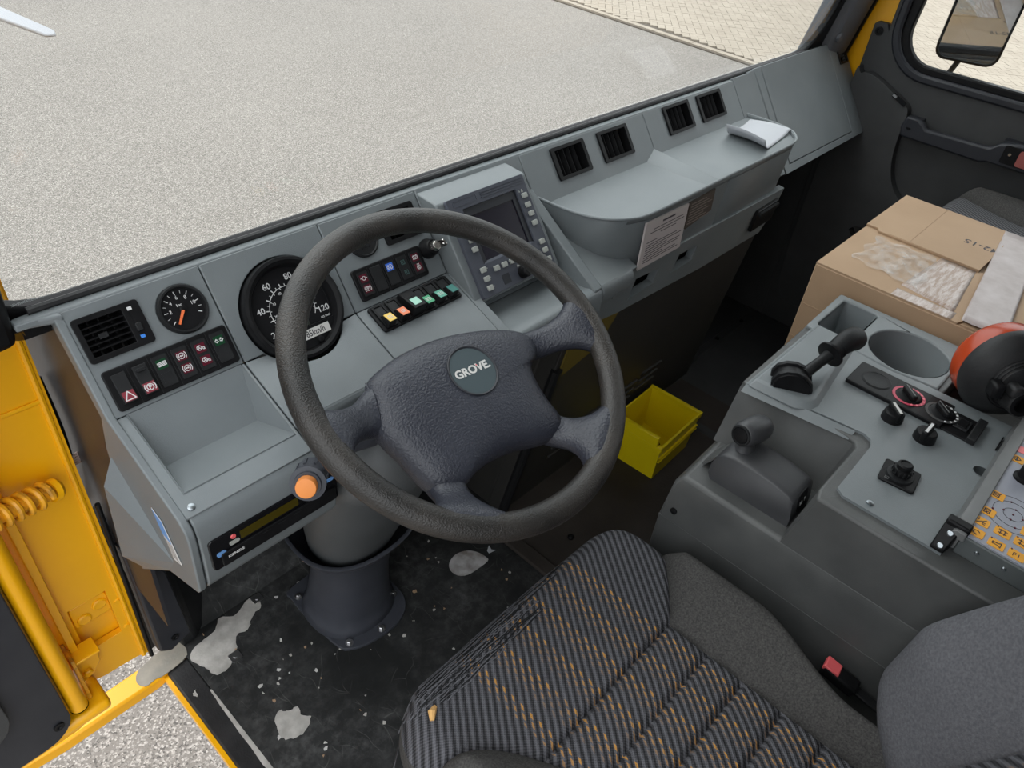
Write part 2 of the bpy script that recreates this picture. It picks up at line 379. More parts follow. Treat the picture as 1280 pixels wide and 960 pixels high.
# block paving beyond the asphalt edge: herringbone of 20 x 10 cm blocks with a straight edging row
pav = MB().box(0, 9, -6, 13, 0, 0.012)
for i, (x, y, z) in enumerate(pav.v):
    if x < 1: pav.v[i] = (8.98 + (y - 4.29) * 0.062, y, z)
    else: pav.v[i] = (18, y, z)
bed = pav.build('paving', 'paver_joint', mw=T((0, 0, GZ)), smooth=0)
tag(bed, 'beige herringbone block paving beside the asphalt', kind='structure')
brick_me = MB().box(-0.0975, 0.0975, -0.0475, 0.0475, 0, 0.022)
bo = brick_me.build('paving_brick', 'paver', bed, T((12, 4, GZ + 0.004)), smooth=0)
bm_ = bo.data; bpy.data.objects.remove(bo)
def campx(p):
    q = _cm.inverted() @ Vector(p)
    if q.z > -0.1: return (-9e9, -9e9)
    f_ = 26.518 / 36 * 1280
    return (640 + q.x / -q.z * f_, 480 - q.y / -q.z * f_)
spots = []
ang = math.radians(38)
for iy in range(-150, 150):
    for ix in range(-150, 150):
        d = (ix - iy) % 4
        if d == 0: lx, ly, rot = (ix + 1) * 0.1, (iy + 0.5) * 0.1, 0
        elif d == 3: lx, ly, rot = (ix + 0.5) * 0.1, (iy + 1) * 0.1, PI / 2
        else: continue
        X = 13.2 + lx * math.cos(ang) - ly * math.sin(ang); Y = 4.5 + lx * math.sin(ang) + ly * math.cos(ang)
        if Y < -5.9 or Y > 12.9 or X > 17.9 or X < 9.19 + (Y - 4.29) * 0.062: continue
        spots.append((X, Y, rot + ang))
for k in range(94):
    Y = -5.8 + k * 0.2; spots.append((9.06 + (Y - 4.29) * 0.062 + 0.0, Y, PI / 2 - 0.062))
def inview(s):
    px, py = campx((s[0], s[1], GZ))
    return (-15 < py < 90 and 680 < px < 1045) or (-15 < py < 125 and 1108 < px < 1295)
vis = sorted([s for s in spots if inview(s)], key=lambda s: s[0]**2 + s[1]**2)
rest = vis[300:] + [s for s in spots if not inview(s)]
for X, Y, r in vis[:300]:
    b = bpy.data.objects.new('paving_brick', bm_); link(b, bed, T((X, Y, GZ + 0.004 + random.uniform(0, 0.003))) @ RZ(r + random.uniform(-.01, .01)))
mb = MB()
for X, Y, r in rest:
    c, s_ = math.cos(r), math.sin(r); z = 0.004 + random.uniform(0, 0.003)
    v = [(X + c*a - s_*b_, Y + s_*a + c*b_, z_) for z_ in (0, 0.022 + z) for a, b_ in ((-.0975,-.0475),(.0975,-.0475),(.0975,.0475),(-.0975,.0475))]
    mb.add(v, [(4,5,6,7),(0,1,5,4),(1,2,6,5),(2,3,7,6),(3,0,4,7)])
tag(mb.build('far_paving_bricks', 'paver', bed, T((0, 0, GZ)), smooth=0, fixn=False), kind='stuff')

# ---------------- cab floor
fl = MB().box(0.235, 2.30, -0.9, 1.05, -0.05, 0).build('floor', 'floor_rubber', smooth=0)
tag(fl, 'worn scratched black rubber cab floor', kind='structure')
def blob(name, pts, m, parent, z=0.0008, th=0.0012, ir=0.0016, n=5):
    c = smoothcurve([(x, y, 0) for x, y in pts], n, True)
    c = [(p.x + random.uniform(-ir, ir), p.y + random.uniform(-ir, ir)) for p in c]
    return MB().plate(c, [], z - th, z).build(name, m, parent, smooth=0)
b1 = [(0.237,0.925),(0.262,0.94),(0.30,0.945),(0.325,0.965),(0.355,0.95),(0.385,0.966),(0.40,0.962),(0.402,0.935),(0.375,0.925),(0.352,0.905),(0.33,0.908),(0.315,0.885),(0.30,0.868),(0.272,0.855),(0.255,0.862),(0.247,0.89)]
p = blob('bare_patch', b1, 'bare', fl); tag(p, 'pale irregular patch where the black floor coating has peeled')
p = blob('bare_patch', [(0.282,0.70),(0.30,0.715),(0.312,0.702),(0.33,0.70),(0.325,0.68),(0.335,0.665),(0.31,0.65),(0.29,0.655),(0.275,0.67)], 'bare', fl)
tag(p, 'small pale peeled patch beside the door sill')
p = blob('bare_patch', [(0.395,1.03),(0.41,1.02),(0.425,0.985),(0.415,0.975),(0.405,0.995)], 'bare', fl)
for _ in range(85):
    x = random.uniform(0.27, 0.85); y = random.uniform(0.48, 0.98); r = random.uniform(0.0012, 0.0045)
    blob('debris', [(x + r*math.cos(a)*random.uniform(.5,1.2), y + r*math.sin(a)*random.uniform(.5,1.2)) for a in (0.2,1.4,2.6,3.9,5.2)], random.choice(('bare','bare','white_label','carton')), fl, 0.0012, n=1)
for (x, y) in ((0.405, 0.955), (0.302, 0.868)):
    mb = MB().prism(rrect(0.022, 0.02, 0.003, 2, x, y), -0.001, 0.0028); mb.prism(circ(0.0045, 10, x, y), 0.0028, 0.0045)
    mb.build('floor_clip', 'steel', fl)
# raised centre matting and front floor pads
m2 = MB().plate([(0.905,0.775),(0.905,0.35),(0.93,0.345),(1.75,0.345),(1.75,0.765),(1.68,0.77)], [], 0, 0.006).build('centre_mat', 'mat_brown', fl, bevel=0.002)
tag(m2, 'brown worn rubber mat in the middle of the floor')
tag(MB().box(0.895, 0.93, 0.35, 0.775, 0, 0.011).build('mat_edging', 'mat_brown', fl, bevel=0.003), 'ribbed brown mat edging strip')
tag(MB().plate([(1.72,0.40),(2.28,0.40),(2.28,1.04),(1.72,1.04)], [], 0, 0.005).build('passenger_mat', 'mat_grey', fl), 'dark grey floor mat on the passenger side')
for (x0, y0, x1, y1) in ((1.60, 0.70, 1.60, 0.35), (1.78, 0.80, 2.25, 0.80)):
    mb = MB(); d = Vector((x1-x0, y1-y0, 0)).normalized(); nn = Vector((-d.y, d.x, 0))*0.017
    mb.loft([[Vector((x0,y0,0.004))-nn, Vector((x0,y0,0.004))+nn, Vector((x0,y0,0.011))+nn*.7, Vector((x0,y0,0.011))-nn*.7], [Vector((x1,y1,0.004))-nn, Vector((x1,y1,0.004))+nn, Vector((x1,y1,0.011))+nn*.7, Vector((x1,y1,0.011))-nn*.7]])
    mb.build('joint_strip', 'mat_grey', fl)
for (x, y) in ((1.85, 0.80), (2.02, 0.80), (2.18, 0.80), (1.60, 0.66), (1.02, 0.60)):
    MB().lathe([(0.008, 0.008), (0.008, 0.013), (0.005, 0.0155)], 12, (x, y)).build('floor_screw', 'black', fl)

# ---------------- door sill on the driver's side
sl = MB().box(0.192, 0.236, -0.9, 0.935, -0.06, -0.004).build('trim_1', 'rubber', bevel=0.004); tag(sl, 'black rubber step sill along the driver door opening', kind='structure')
MB().box(0.1835, 0.1915, -0.9, 0.925, -0.025, -0.008).build('sill_flange', 'yellow', sl)
tag(blob('scuff_strip', [(0.228,0.60),(0.2355,0.60),(0.236,0.80),(0.233,0.84),(0.227,0.76)], 'bare', sl, -0.003), 'pale scuffed edge of the sill')
blob('scuff_mark', [(0.205,0.855),(0.213,0.862),(0.211,0.85),(0.207,0.846)], 'bare', sl, -0.003)

# ---------------- front wall under the dash
wf = MB().box(0.19, 2.34, 1.03, 1.06, -0.05, 0.74).build('wall_front', 'soft_black', smooth=0); tag(wf, 'black front bulkhead behind the dashboard', kind='structure')
MB().xprism([(0.848, 0.85), (0.848, 0.865), (1.055, 0.745), (1.055, 0.73)], 0.16, 2.33).build('bulkhead_top', 'black', wf, smooth=0)
MB().xprism([(0.97, 0), (1.03, 0), (1.03, 0.14)], 0.237, 0.95).build('toe_board', 'floor_rubber', wf)
# dark wedge cover left of the pedals
MB().add([(0.24,1.03,0),(0.36,1.03,0),(0.27,0.955,0),(0.24,0.955,0),(0.24,1.03,0.35),(0.33,1.03,0.35),(0.26,0.97,0.33),(0.24,0.97,0.33)], [(3,2,1,0),(4,5,6,7),(0,1,5,4),(1,2,6,5),(2,3,7,6),(3,0,4,7)]).build('corner_cover', 'soft_black', wf, bevel=0.006)
# engine tunnel cover in the centre (face leans back towards the floor)
ec = thing('tunnel_cover', 'dark brown-black tunnel cover below the centre shelf with louvre slots', 'cover', (1.3, 0.8, 0))
def ecf(x, z):   # point on the leaning face
    return Vector((x, 0.655 + (0.60 - z) * 0.19, z))
def ecb(x, z): return ecf(x, z) + Vector((0, 0.040, 0))
MB().loft([[ecb(0.955, 0.0), ecb(0.955, 0.62), (0.955, 1.02, 0.62), (0.955, 1.02, 0)], [ecb(1.79, 0.0), ecb(1.70, 0.62), (1.70, 1.02, 0.62), (1.79, 1.02, 0)]]).build('cover_shell', 'engine_cover', ec, bevel=0.006)
nf = Vector((0, -1, -0.19)).normalized(); upf = Vector((0, -0.19, 1)).normalized(); EM = frame(ecf(0, 0), X1, upf, X1.cross(upf)); kz = math.sqrt(1 + 0.19**2)
slots = [(cx, (cz - k * 0.03) * kz) for cx, cz in ((1.12, 0.185), (1.235, 0.195), (1.36, 0.20), (1.46, 0.215)) for k in range(3)]
MB().plate([(0.955, 0.0), (1.79, 0.0), (1.70, 0.62*kz), (0.955, 0.62*kz)], [rrect(0.085, 0.011, 0.005, 3, x, y) for x, y in slots], -0.006, 0).build('cover_face', 'engine_cover', ec, EM, bevel=0.002)
for x0, x1, xt, xu in ((0.955, 0.962, 0.955, 0.962), (1.783, 1.79, 1.693, 1.70)):
    MB().loft([[ecf(x0, 0.0) - nf*.005, ecf(x1, 0.0) - nf*.005, ecb(x1, 0.0), ecb(x0, 0.0)], [ecf(xt, 0.62) - nf*.005, ecf(xu, 0.62) - nf*.005, ecb(xu, 0.62), ecb(xt, 0.62)]]).build('cover_edge', 'engine_cover', ec)
for x, y in slots:
    MB().prism(rrect(0.085, 0.004, 0.0018, 2, x, y + 0.0085), -0.002, 0.005).build('louvre_lip', 'engine_cover', ec, EM)
MB().tube([ecf(0.962, 0.01), ecf(0.962, 0.5)], 0.012, 10).build('corner_post', 'soft_black', ec)
tag(MB().add([ecf(0.97,0.60)+nf*.004, ecf(1.12,0.60)+nf*.004, ecf(1.09,0.50)+nf*.004, ecf(0.97,0.47)+nf*.004, ecf(0.97,0.60)-nf*.004, ecf(1.12,0.60)-nf*.004, ecf(1.09,0.50)-nf*.004, ecf(0.97,0.47)-nf*.004], [(0,1,2,3),(7,6,5,4),(0,4,5,1),(1,5,6,2),(2,6,7,3),(3,7,4,0)]).build('insulation_panel', mat('insul', (0.15, 0.105, 0.012), 0.7), ec), 'dull yellow-brown panel behind the wheel')

# ---------------- windscreen (leans back 12 degrees), seals and pillars
lean = math.tan(math.radians(12.5))
def ws(x, z): return Vector((x, 0.842 - (z - 0.9) * lean, z))
wsn = Vector((0, -math.cos(math.radians(12.5)), -math.sin(math.radians(12.5)))); wsu = Vector((0, -math.sin(math.radians(12.5)), math.cos(math.radians(12.5))))
wm = frame(ws(0, 0.9), X1, wsu, X1.cross(wsu))
w1 = MB().box(0.14, 2.25, 0.0, 0.86, -0.002, 0.002).build('window_1', 'glass', mw=wm, smooth=0); tag(w1, 'large clear windscreen above the dashboard', kind='structure')
op = rrect(2.02, 0.86, 0.10, 8, 0.12 + 0.98, 0.432)
op = [(x + (0.10 if x > 1.1 else 0.0), y) for x, y in op]
outer = [(0.06, -0.04), (2.36, -0.04), (2.36, 0.93), (0.06, 0.93)]
op2 = rrect(2.06, 0.88, 0.11, 8, 1.13, 0.427)
tag(MB().plate(outer, [op2], -0.014, 0.004).build('window_seal', 'black', w1, wm, bevel=0.004), 'black rubber windscreen seal')
led = MB().box(0.16, 2.30, 0.836, 0.862, 0.862, 0.886).build('windscreen_ledge', 'black', w1); 
MB().tube([(0.17, 0.838, 0.890), (2.2, 0.838, 0.890)], 0.005, 8).build('seal_bead', 'rubber', w1)
# right A pillar trim
t2 = thing('trim_2', 'grey plastic trim on the far windscreen pillar', 'pillar', (2.25, 0.86, 0)); t2['kind'] = 'structure'; del t2['category']
def pz(z, pts): return [(x, y - (z - 0.9) * lean, z) for x, y in pts]
sec = [(2.185, 0.865), (2.20, 0.815), (2.262, 0.80), (2.30, 0.80), (2.32, 0.89), (2.2, 0.90)]
MB().loft([pz(0.60, sec), pz(0.9, sec), pz(1.9, sec)]).build('pillar_shell', 'pillar_trim', t2, bevel=0.008)
MB().loft([pz(z, [(2.300, 0.797), (2.318, 0.797), (2.318, 0.84), (2.300, 0.84)]) for z in (0.6, 1.9)]).build('pillar_seal', 'black', t2, bevel=0.004)
MB().lathe([(0.013, -0.004), (0.013, 0.002), (0.009, 0.005)], 16).build('trim_plug', 'pillar_trim', t2, T((2.215, 0.806, 0.918)) @ RX(PI/2))
# left A pillar (dark, mostly outside the picture)
t3 = MB().loft([pz(0.86, [(0.06, 0.80), (0.15, 0.815), (0.15, 0.9), (0.06, 0.9)]), pz(1.9, [(0.06, 0.80), (0.15, 0.815), (0.15, 0.9), (0.06, 0.9)])]).build('trim_3', 'black', bevel=0.01)
tag(t3, 'black windscreen pillar by the driver door', kind='structure')
# roof, rear wall
rf = MB().plate(rect(0.10, 2.36, -0.95, 0.66), [], 1.80, 1.84).build('ceiling', 'headliner', smooth=0); tag(rf, 'pale cab headliner', kind='structure')
rw = MB().plate(rect(0.18, 2.34, -0.05, 1.80), [], -0.03, 0).build('wall_back', 'door_trim', mw=frame((0, -0.9, 0), (1, 0, 0), (0, 0, 1), (0, -1, 0)), smooth=0); tag(rw, 'dark trimmed rear cab wall', kind='structure')
lw = MB().plate(rect(0.5, 0.95, -0.05, 1.80), [], 0, 0.04).build('wall_left', 'door_trim', mw=frame((0.18, 0, 0), (0, -1, 0), (0, 0, 1), (-1, 0, 0)), smooth=0); tag(lw, 'dark trimmed cab side behind the driver door', kind='structure')

# ---------------- passenger door on the far side
DM = frame((2.30, 0, 0), (0, -1, 0), (0, 0, 1), (-1, 0, 0))     # x = rearwards, y = up, z = into the cab
d1 = thing('door_1', 'dark grey passenger door with window and long pull handle', 'door', (2.30, 0.2, 0)); d1['kind'] = 'structure'; del d1['category']
hole = rrect(1.35, 0.80, 0.085, 8, -0.665 + 0.675, 0.885 + 0.40)
hole = [(x + (0.06 * (y - 0.885) if x < -0.4 else 0), y) for x, y in hole]
bigh = rrect(1.42, 0.87, 0.12, 8, -0.70 + 0.71, 0.85 + 0.435)
MB().plate([(-0.790, -0.05), (-0.790, 0.70), (-0.757, 0.75), (-0.757, 0.88), (-0.757, 0.955), (-0.75, 0.962), (-0.722, 0.962), (-0.715, 0.95), (-0.715, 1.72), (0.85, 1.72), (0.85, -0.05)], [bigh], -0.02, 0).build('inner_panel', 'door_trim', d1, DM, bevel=0.006)
MB().plate(rrect(1.43, 0.88, 0.125, 8, 0.01, 1.285), [rrect(1.385, 0.835, 0.105, 8, 0.01, 1.285)], -0.012, 0.010).build('window_rubber', 'trim_blue', d1, DM, bevel=0.006)
MB().plate(rrect(1.39, 0.84, 0.105, 8, 0.01, 1.285), [hole], -0.03, -0.004).build('window_inner_seal', 'black', d1, DM, bevel=0.004)
MB().box(-0.72, 0.75, 0.84, 1.72, -0.026, -0.022).build('window_pane', 'glass', d1, DM, smooth=0)
MB().plate([(-0.86, -0.08), (-0.86, 1.72), (0.9, 1.72), (0.9, -0.08)], [rrect(1.44, 0.89, 0.11, 8, 0.01, 1.285)], -0.045, -0.031).build('door_skin', 'yellow', d1, DM)
MB().plate([(-0.795, 0.6), (-0.795, 1.72), (-0.68, 1.72), (-0.742, 0.6)], [], -0.032, -0.021).build('yellow_frame', 'yellow', d1, DM)
# moulded bulge by the dash with its curved edge
bl = smoothcurve([(-0.755, 0.15, 0), (-0.755, 0.79, 0), (-0.735, 0.835, 0), (-0.70, 0.838, 0), (-0.64, 0.813, 0), (-0.592, 0.79, 0), (-0.577, 0.765, 0), (-0.576, 0.70, 0), (-0.565, 0.63, 0), (-0.535, 0.57, 0), (-0.48, 0.53, 0), (-0.40, 0.51, 0), (0.6, 0.50, 0), (0.6, 0.46, 0), (-0.50, 0.44, 0), (-0.58, 0.36, 0), (-0.60, 0.15, 0)], 4, True)
MB().plate([(p.x, p.y) for p in bl], [], -0.004, 0.03).build('speaker_bulge', 'door_trim', d1, DM, bevel=0.013, seg=3)
MB().prism(rrect(0.046, 0.011, 0.003, 2), 0, 0.004).build('door_switch', 'black_gloss', d1, DM @ T((-0.612, 0.799, 0.0295)) @ RZ(-0.42))
MB().box(-0.006, 0.006, -0.003, 0.003, 0.003, 0.006).build('switch_mark', 'steel', d1, DM @ T((-0.625, 0.806, 0.031)) @ RZ(-0.42))
hp = [(-0.578, 0.742), (-0.572, 0.770), (-0.535, 0.770), (-0.523, 0.763), (-0.512, 0.752), (-0.40, 0.755), (-0.35, 0.757), (-0.33, 0.775), (-0.29, 0.785), (-0.16, 0.787), (-0.16, 0.722), (-0.34, 0.722), (-0.36, 0.714), (-0.57, 0.716)]
MB().plate([(x, y) for x, y in hp], [], 0.028, 0.05).build('pull_handle', 'trim_blue', d1, DM, bevel=0.006, seg=3)
MB().box(-0.575, -0.535, 0.73, 0.765, 0, 0.03).build('handle_post', 'trim_blue', d1, DM)
MB().box(-0.33, -0.17, 0.725, 0.78, 0, 0.03).build('handle_post', 'trim_blue', d1, DM)
MB().prism(rrect(0.012, 0.005, 0.001, 2), 0, 0.001).build('handle_slot', 'black', d1, DM @ T((-0.556, 0.742, 0.0502)))
MB().prism(rrect(0.13, 0.045, 0.004, 2), 0, 0.002).build('latch_recess', 'black', d1, DM @ T((-0.252, 0.754, 0.0502)))
MB().prism(rrect(0.09, 0.038, 0.004, 2), 0, 0.006).build('latch_lever', mat('latch_red', (0.30, 0.08, 0.07), 0.5), d1, DM @ T((-0.235, 0.754, 0.0515)))
MB().lathe([(0.004, 0), (0.004, 0.004)], 10).build('latch_screw', 'chrome', d1, DM @ T((-0.300, 0.757, 0.0515)))
MB().lathe([(0.011, -0.002), (0.011, 0.003), (0.006, 0.003), (0.005, 0.001)], 14).build('panel_screw', 'black', d1, DM @ T((-0.738, 0.940, 0)))
# side trim below the glovebox, right wall to the bulkhead
wr = MB().box(2.31, 2.34, 0.75, 1.06, -0.05, 0.74).build('wall_right', 'door_trim', smooth=0); tag(wr, 'dark cab side in the passenger footwell', kind='structure')

# ---------------- driver's door jamb (yellow) and open door
jm = frame((0, 0.93, 0), (1, 0, 0), (0, 0, 1), (0, -1, 0))      # x right, y up, z towards the seat
wj = thing('trim_4', 'bright yellow painted door pillar with bolted hinge plate', 'pillar', (0.1, 0.93, 0)); wj['kind'] = 'structure'; del wj['category']
def zc(pts): return [(p.x, p.y) for p in smoothcurve([(x, y, 0) for x, y in pts], 4)]
low = zc([(0.180, 0.085), (0.158, 0.094), (0.13, 0.097), (0.10, 0.099), (0.083, 0.106), (0.072, 0.125), (0.068, 0.16)])
MB().plate([(0.03, 1.75), (0.03, 0.16)] + low[::-1] + [(0.170, 1.75)], [rect(0.090, 0.150, 0.183, 0.300)], -0.012, 0).build('pillar_skin', 'yellow', wj, jm, bevel=0.003)
MB().plate(rect(0.080, 0.160, 0.170, 0.310), [], -0.022, -0.014).build('hinge_pocket', 'yellow', wj, jm)
MB().prism(rrect(0.058, 0.05, 0.006, 3, 0.121, 0.268), -0.014, -0.006).build('hinge_plate', 'yellow', wj, jm, bevel=0.0015)
for x, z in ((0.136, 0.272), (0.108, 0.256)):
    MB().lathe([(0.0115, -0.006), (0.0115, -0.004), (0.009, -0.0025), (0.004, -0.003)], 18, (x, z)).build('bolt_head', 'yellow', wj, jm)
for z in (0.262, 0.19):
    MB().lathe([(0.005, 0), (0.004, 0.003)], 10, (0.160, z)).build('rivet', 'yellow', wj, jm)
MB().tube([(0.168, z, 0.0) for z in (0.09, 0.5, 1.2, 1.7)], 0.0045, 8).build('pillar_fold', 'yellow', wj, jm)
MB().box(-0.01, 0.172, 0.60, 0.606, 0, 0.003).build('weld_seam', 'yellow', wj, jm @ T((0, 0.10, 0)), bevel=0.001)
# black trim piece screwed on at the foot of the pillar
tk = thing('kick_trim', 'black plastic kick trim screwed on beside the yellow pillar', 'trim', (0.205, 0.90, 0.07))
MB().plate([(0.187, 0.395), (0.222, 0.345), (0.240, 0.300), (0.250, 0.105), (0.205, 0.085), (0.188, 0.10)], [], -0.03, 0).build('trim_cover', 'trim_blue', tk, frame((0, 0.905, 0), (1, 0, 0), (0, 0, 1), (0, -1, 0)), bevel=0.006, seg=3)
for x, z in ((0.200, 0.352), (0.220, 0.118)):
    MB().lathe([(0.007, 0), (0.007, 0.0025), (0.004, 0.0025), (0.003, 0.001)], 14, (x, z)).build('trim_screw', 'black', tk, frame((0, 0.905, 0), (1, 0, 0), (0, 0, 1), (0, -1, 0)))
MB().box(0.174, 0.206, 0.93, 0.99, 0.38, 0.43).build('pillar_bracket', 'rubber', tk, bevel=0.008)
MB().tube([(0.178, 0.922, 0.085), (0.182, 0.915, 0.5)], 0.004, 8).build('rubber_edge', 'black', tk)
# sill cross strip in yellow below the pillar
stp = thing('sill_strip', 'yellow lower door-frame strip with scraped bare metal end', 'trim', (0.06, 0.94, 0))
MB().plate([(-0.30, 0.93), (-0.06, 0.93), (0.0, 0.925), (0.17, 0.925), (0.235, 0.935), (0.235, 0.975), (0.17, 0.972), (0.04, 0.968), (-0.30, 0.99)], [], -0.03, 0.0).build('strip_body', 'yellow', stp, bevel=0.005)
tag(MB().plate([(p.x, p.y) for p in smoothcurve([(0.150, 0.928, 0), (0.142, 0.945, 0), (0.15, 0.962, 0), (0.17, 0.972, 0), (0.235, 0.977, 0), (0.238, 0.935, 0), (0.19, 0.926, 0), (0.17, 0.929, 0)], 3, True)], [], -0.001, 0.0012).build('scraped_end', 'bare_dark', stp), 'bare scraped metal on the strip end')
# open driver's door: hinge tube, check strap with spring, black inner trim
dd_ = thing('door_2', 'open yellow driver door with black inner trim and hinge tube', 'door', (0.0, 0.88, 0.0)); dd_['kind'] = 'structure'; del dd_['category']
MB().tube([(0.043, 0.875, 0.145), (0.043, 0.875, 1.6)], 0.0140, 20).build('hinge_tube', 'yellow', dd_)
MB().lathe([(0.0145, 0), (0.010, 0.0), (0.010, 0.01)], 20).build('tube_end', 'black', dd_, T((0.043, 0.875, 0.143)))
MB().box(0.004, 0.085, 0.86, 0.93, 0.105, 0.128).build('hinge_foot', 'yellow', dd_, bevel=0.009, seg=3)
MB().plate(rrect(0.9, 1.6, 0.05, 6, -0.424, 0.915), [], 0, 0.03).build('inner_trim', 'trim_blue', dd_, frame((0, 0.885, 0), (1, 0, 0), (0, 0, 1), (0, -1, 0)), bevel=0.008, seg=3)
MB().plate(rrect(0.975, 1.68, 0.03, 6, -0.4375, 0.90), [], 0, 0.03).build('door_shell', 'yellow', dd_, frame((0, 0.92, 0), (1, 0, 0), (0, 0, 1), (0, -1, 0)), bevel=0.008)
MB().plate(rrect(0.40, 1.3, 0.05, 6, -0.24, 0.86), [], 0, 0.012).build('trim_inset', 'door_trim', dd_, frame((0, 0.855, 0), (1, 0, 0), (0, 0, 1), (0, -1, 0)), bevel=0.006, seg=3)
for z in (0.47, 0.155):
    MB().lathe([(0.008, 0), (0.008, 0.003), (0.004, 0.003), (0.003, 0.001)], 14, (0.006 if z < .3 else -0.006, z)).build('trim_screw', 'black', dd_, frame((0, 0.855, 0), (1, 0, 0), (0, 0, 1), (0, -1, 0)))
cs = thing('door_check', 'yellow steel door check rod with bolted bracket at the pillar', 'check rod', (0.085, 0.92, 0.2))
MB().prism([(-0.006, -0.004), (0.006, -0.004), (0.007, 0.004), (-0.005, 0.005)], 0.205, 0.62).build('check_rod', 'yellow', cs, T((0.074, 0.915, 0)), bevel=0.001)
MB().box(0.060, 0.066, 0.885, 0.928, 0.10, 0.24).build('bracket_web', 'yellow_worn', cs, bevel=0.001)
MB().plate([(0.066, 0.205), (0.098, 0.225), (0.104, 0.195), (0.102, 0.165), (0.085, 0.142), (0.066, 0.135)], [], 0, 0.006).build('bracket_plate', 'yellow', cs, frame((0, 0.921, 0), (1, 0, 0), (0, 0, 1), (0, -1, 0)), bevel=0.002)
MB().box(0.066, 0.104, 0.888, 0.921, 0.222, 0.227).build('bracket_flange', 'yellow', cs, RX(0), bevel=0.001)
for x, z in ((0.086, 0.203), (0.078, 0.158)):
    MB().lathe([(0.008, 0), (0.008, 0.006), (0.006, 0.0075)], 6, (x, z)).build('hex_bolt', 'yellow', cs, frame((0, 0.915, 0), (1, 0, 0), (0, 0, 1), (0, -1, 0)))
sp_ = thing('check_spring', 'flaking yellow coil spring over a black hose on the pillar', 'spring', (0.09, 0.90, 0.57))
p0, p1 = Vector((-0.03, 0.86, 0.615)), Vector((0.132, 0.905, 0.572))
ax = (p1 - p0).normalized(); e1 = ax.cross(Vector((0, 0, 1))).normalized(); e2 = ax.cross(e1)
MB().tube([p0, p1], 0.0115, 12).build('hose', 'yellow_worn', sp_)
MB().tube([p0 + ax * (0.168 * i / 220) + (e1 * math.cos(2*PI*11*i/220) + e2 * math.sin(2*PI*11*i/220)) * 0.0150 for i in range(221)], 0.0048, 8).build('coil', 'yellow_worn', sp_)
MB().lathe([(0.016, 0), (0.017, 0.008), (0.012, 0.014)], 16).build('spring_cap', 'yellow', sp_, T(p1) @ ax.to_track_quat('Z', 'Y').to_matrix().to_4x4())
for k in range(4):
    o = MB().tube(smoothcurve([(0.165, 0.95, 0.56), (0.19, 0.955, 0.555 + 0.006*k), (0.222 + 0.004*k, 0.96, 0.548 + 0.004*k)], 4), 0.0022, 6).build('cable', 'wire')
    tag(o, 'thin bare brown cable poking out beside the yellow pillar', 'cable', 'cables beside the pillar')
# dark hoses behind the dash end
for k, (dx, dz) in enumerate(((-0.014, 0.01), (0.0025, -0.03))):
    o = MB().tube(smoothcurve([(0.172 + dx, 1.02, 0.45 + dz), (0.174 + dx, 0.97, 0.56 + dz), (0.175 + dx, 0.95, 0.66 + dz), (0.176 + dx, 0.97, 0.74 + dz)], 6), 0.007, 10).build('hose', 'black')
    tag(o, 'thin black hose in the gap by the dashboard end, nearer the ' + ('dashboard' if k else 'yellow pillar'), 'hose', 'hoses beside the dashboard')
# ================================================================ DASHBOARD
dash = thing('dashboard', 'grey moulded plastic dashboard running the width of the cab below the windscreen', 'dashboard', (1.2, 0.8, 0))
LM = FL(); UM = FU()
TH = 0.012
def vent_grille(u0, u1, t0, t1, nv, nh, name='air_vent', slider=False, label=None):
    """framed louvre set into a hole of the upper dash face"""
    cx, cy, W, H = (u0+u1)/2, -(t0+t1)/2, u1-u0, t1-t0
    f = UM @ T((cx, cy, 0))
    iw = W - 0.012; ix = 0
    if slider: iw = W - 0.021; ix = -0.0072
    fr = MB().plate(rrect(W+0.006, H+0.006, 0.004, 3), [rect(ix-iw/2, ix+iw/2, -H/2+0.0035, H/2-0.0035)] , -0.004, 0.004).build(name, 'black', dash, f, bevel=0.0012)
    if label: tag(fr, label)
    mb = MB(); mb.box(ix-iw/2-.002, ix+iw/2+.002, -H/2+.004, H/2-.004, -0.040, -0.038)
    mb.box(ix-iw/2-.002, ix-iw/2, -H/2+.004, H/2-.004, -0.038, -0.003); mb.box(ix+iw/2, ix+iw/2+.002, -H/2+.004, H/2-.004, -0.038, -0.003)
    mb.box(ix-iw/2, ix+iw/2, -H/2+.0022, -H/2+.0034, -0.038, -0.003); mb.box(ix-iw/2, ix+iw/2, H/2-.0034, H/2-.0022, -0.038, -0.003)
    mb.build('vent_duct', 'black', fr, f, smooth=0)
    for k in range(nh):
        y = -H/2 + 0.0035 + (H-0.007)*(k+1)/(nh+1)
        MB().box(-iw/2, iw/2, -0.0008, 0.0008, -0.010, 0.000).build('slat', 'black', fr, f @ T((ix, y, 0)) @ RX(0.25), smooth=0)
    for k in range(nv):
        x = -iw/2 + iw*(k+1)/(nv+1)
        MB().box(-0.0009, 0.0009, -H/2+.0035, H/2-.0035, -0.024, -0.009 if nh else -0.003).build('fin', 'black', fr, f @ T((ix + x, 0, 0)) @ RY(0.35 if not nh else 0), smooth=0)
    return fr, f, W, H, iw, ix
hsq = lambda u0, u1, t0, t1: rect(u0+0.002, u1-0.002, -t1+0.002, -t0-0.002)

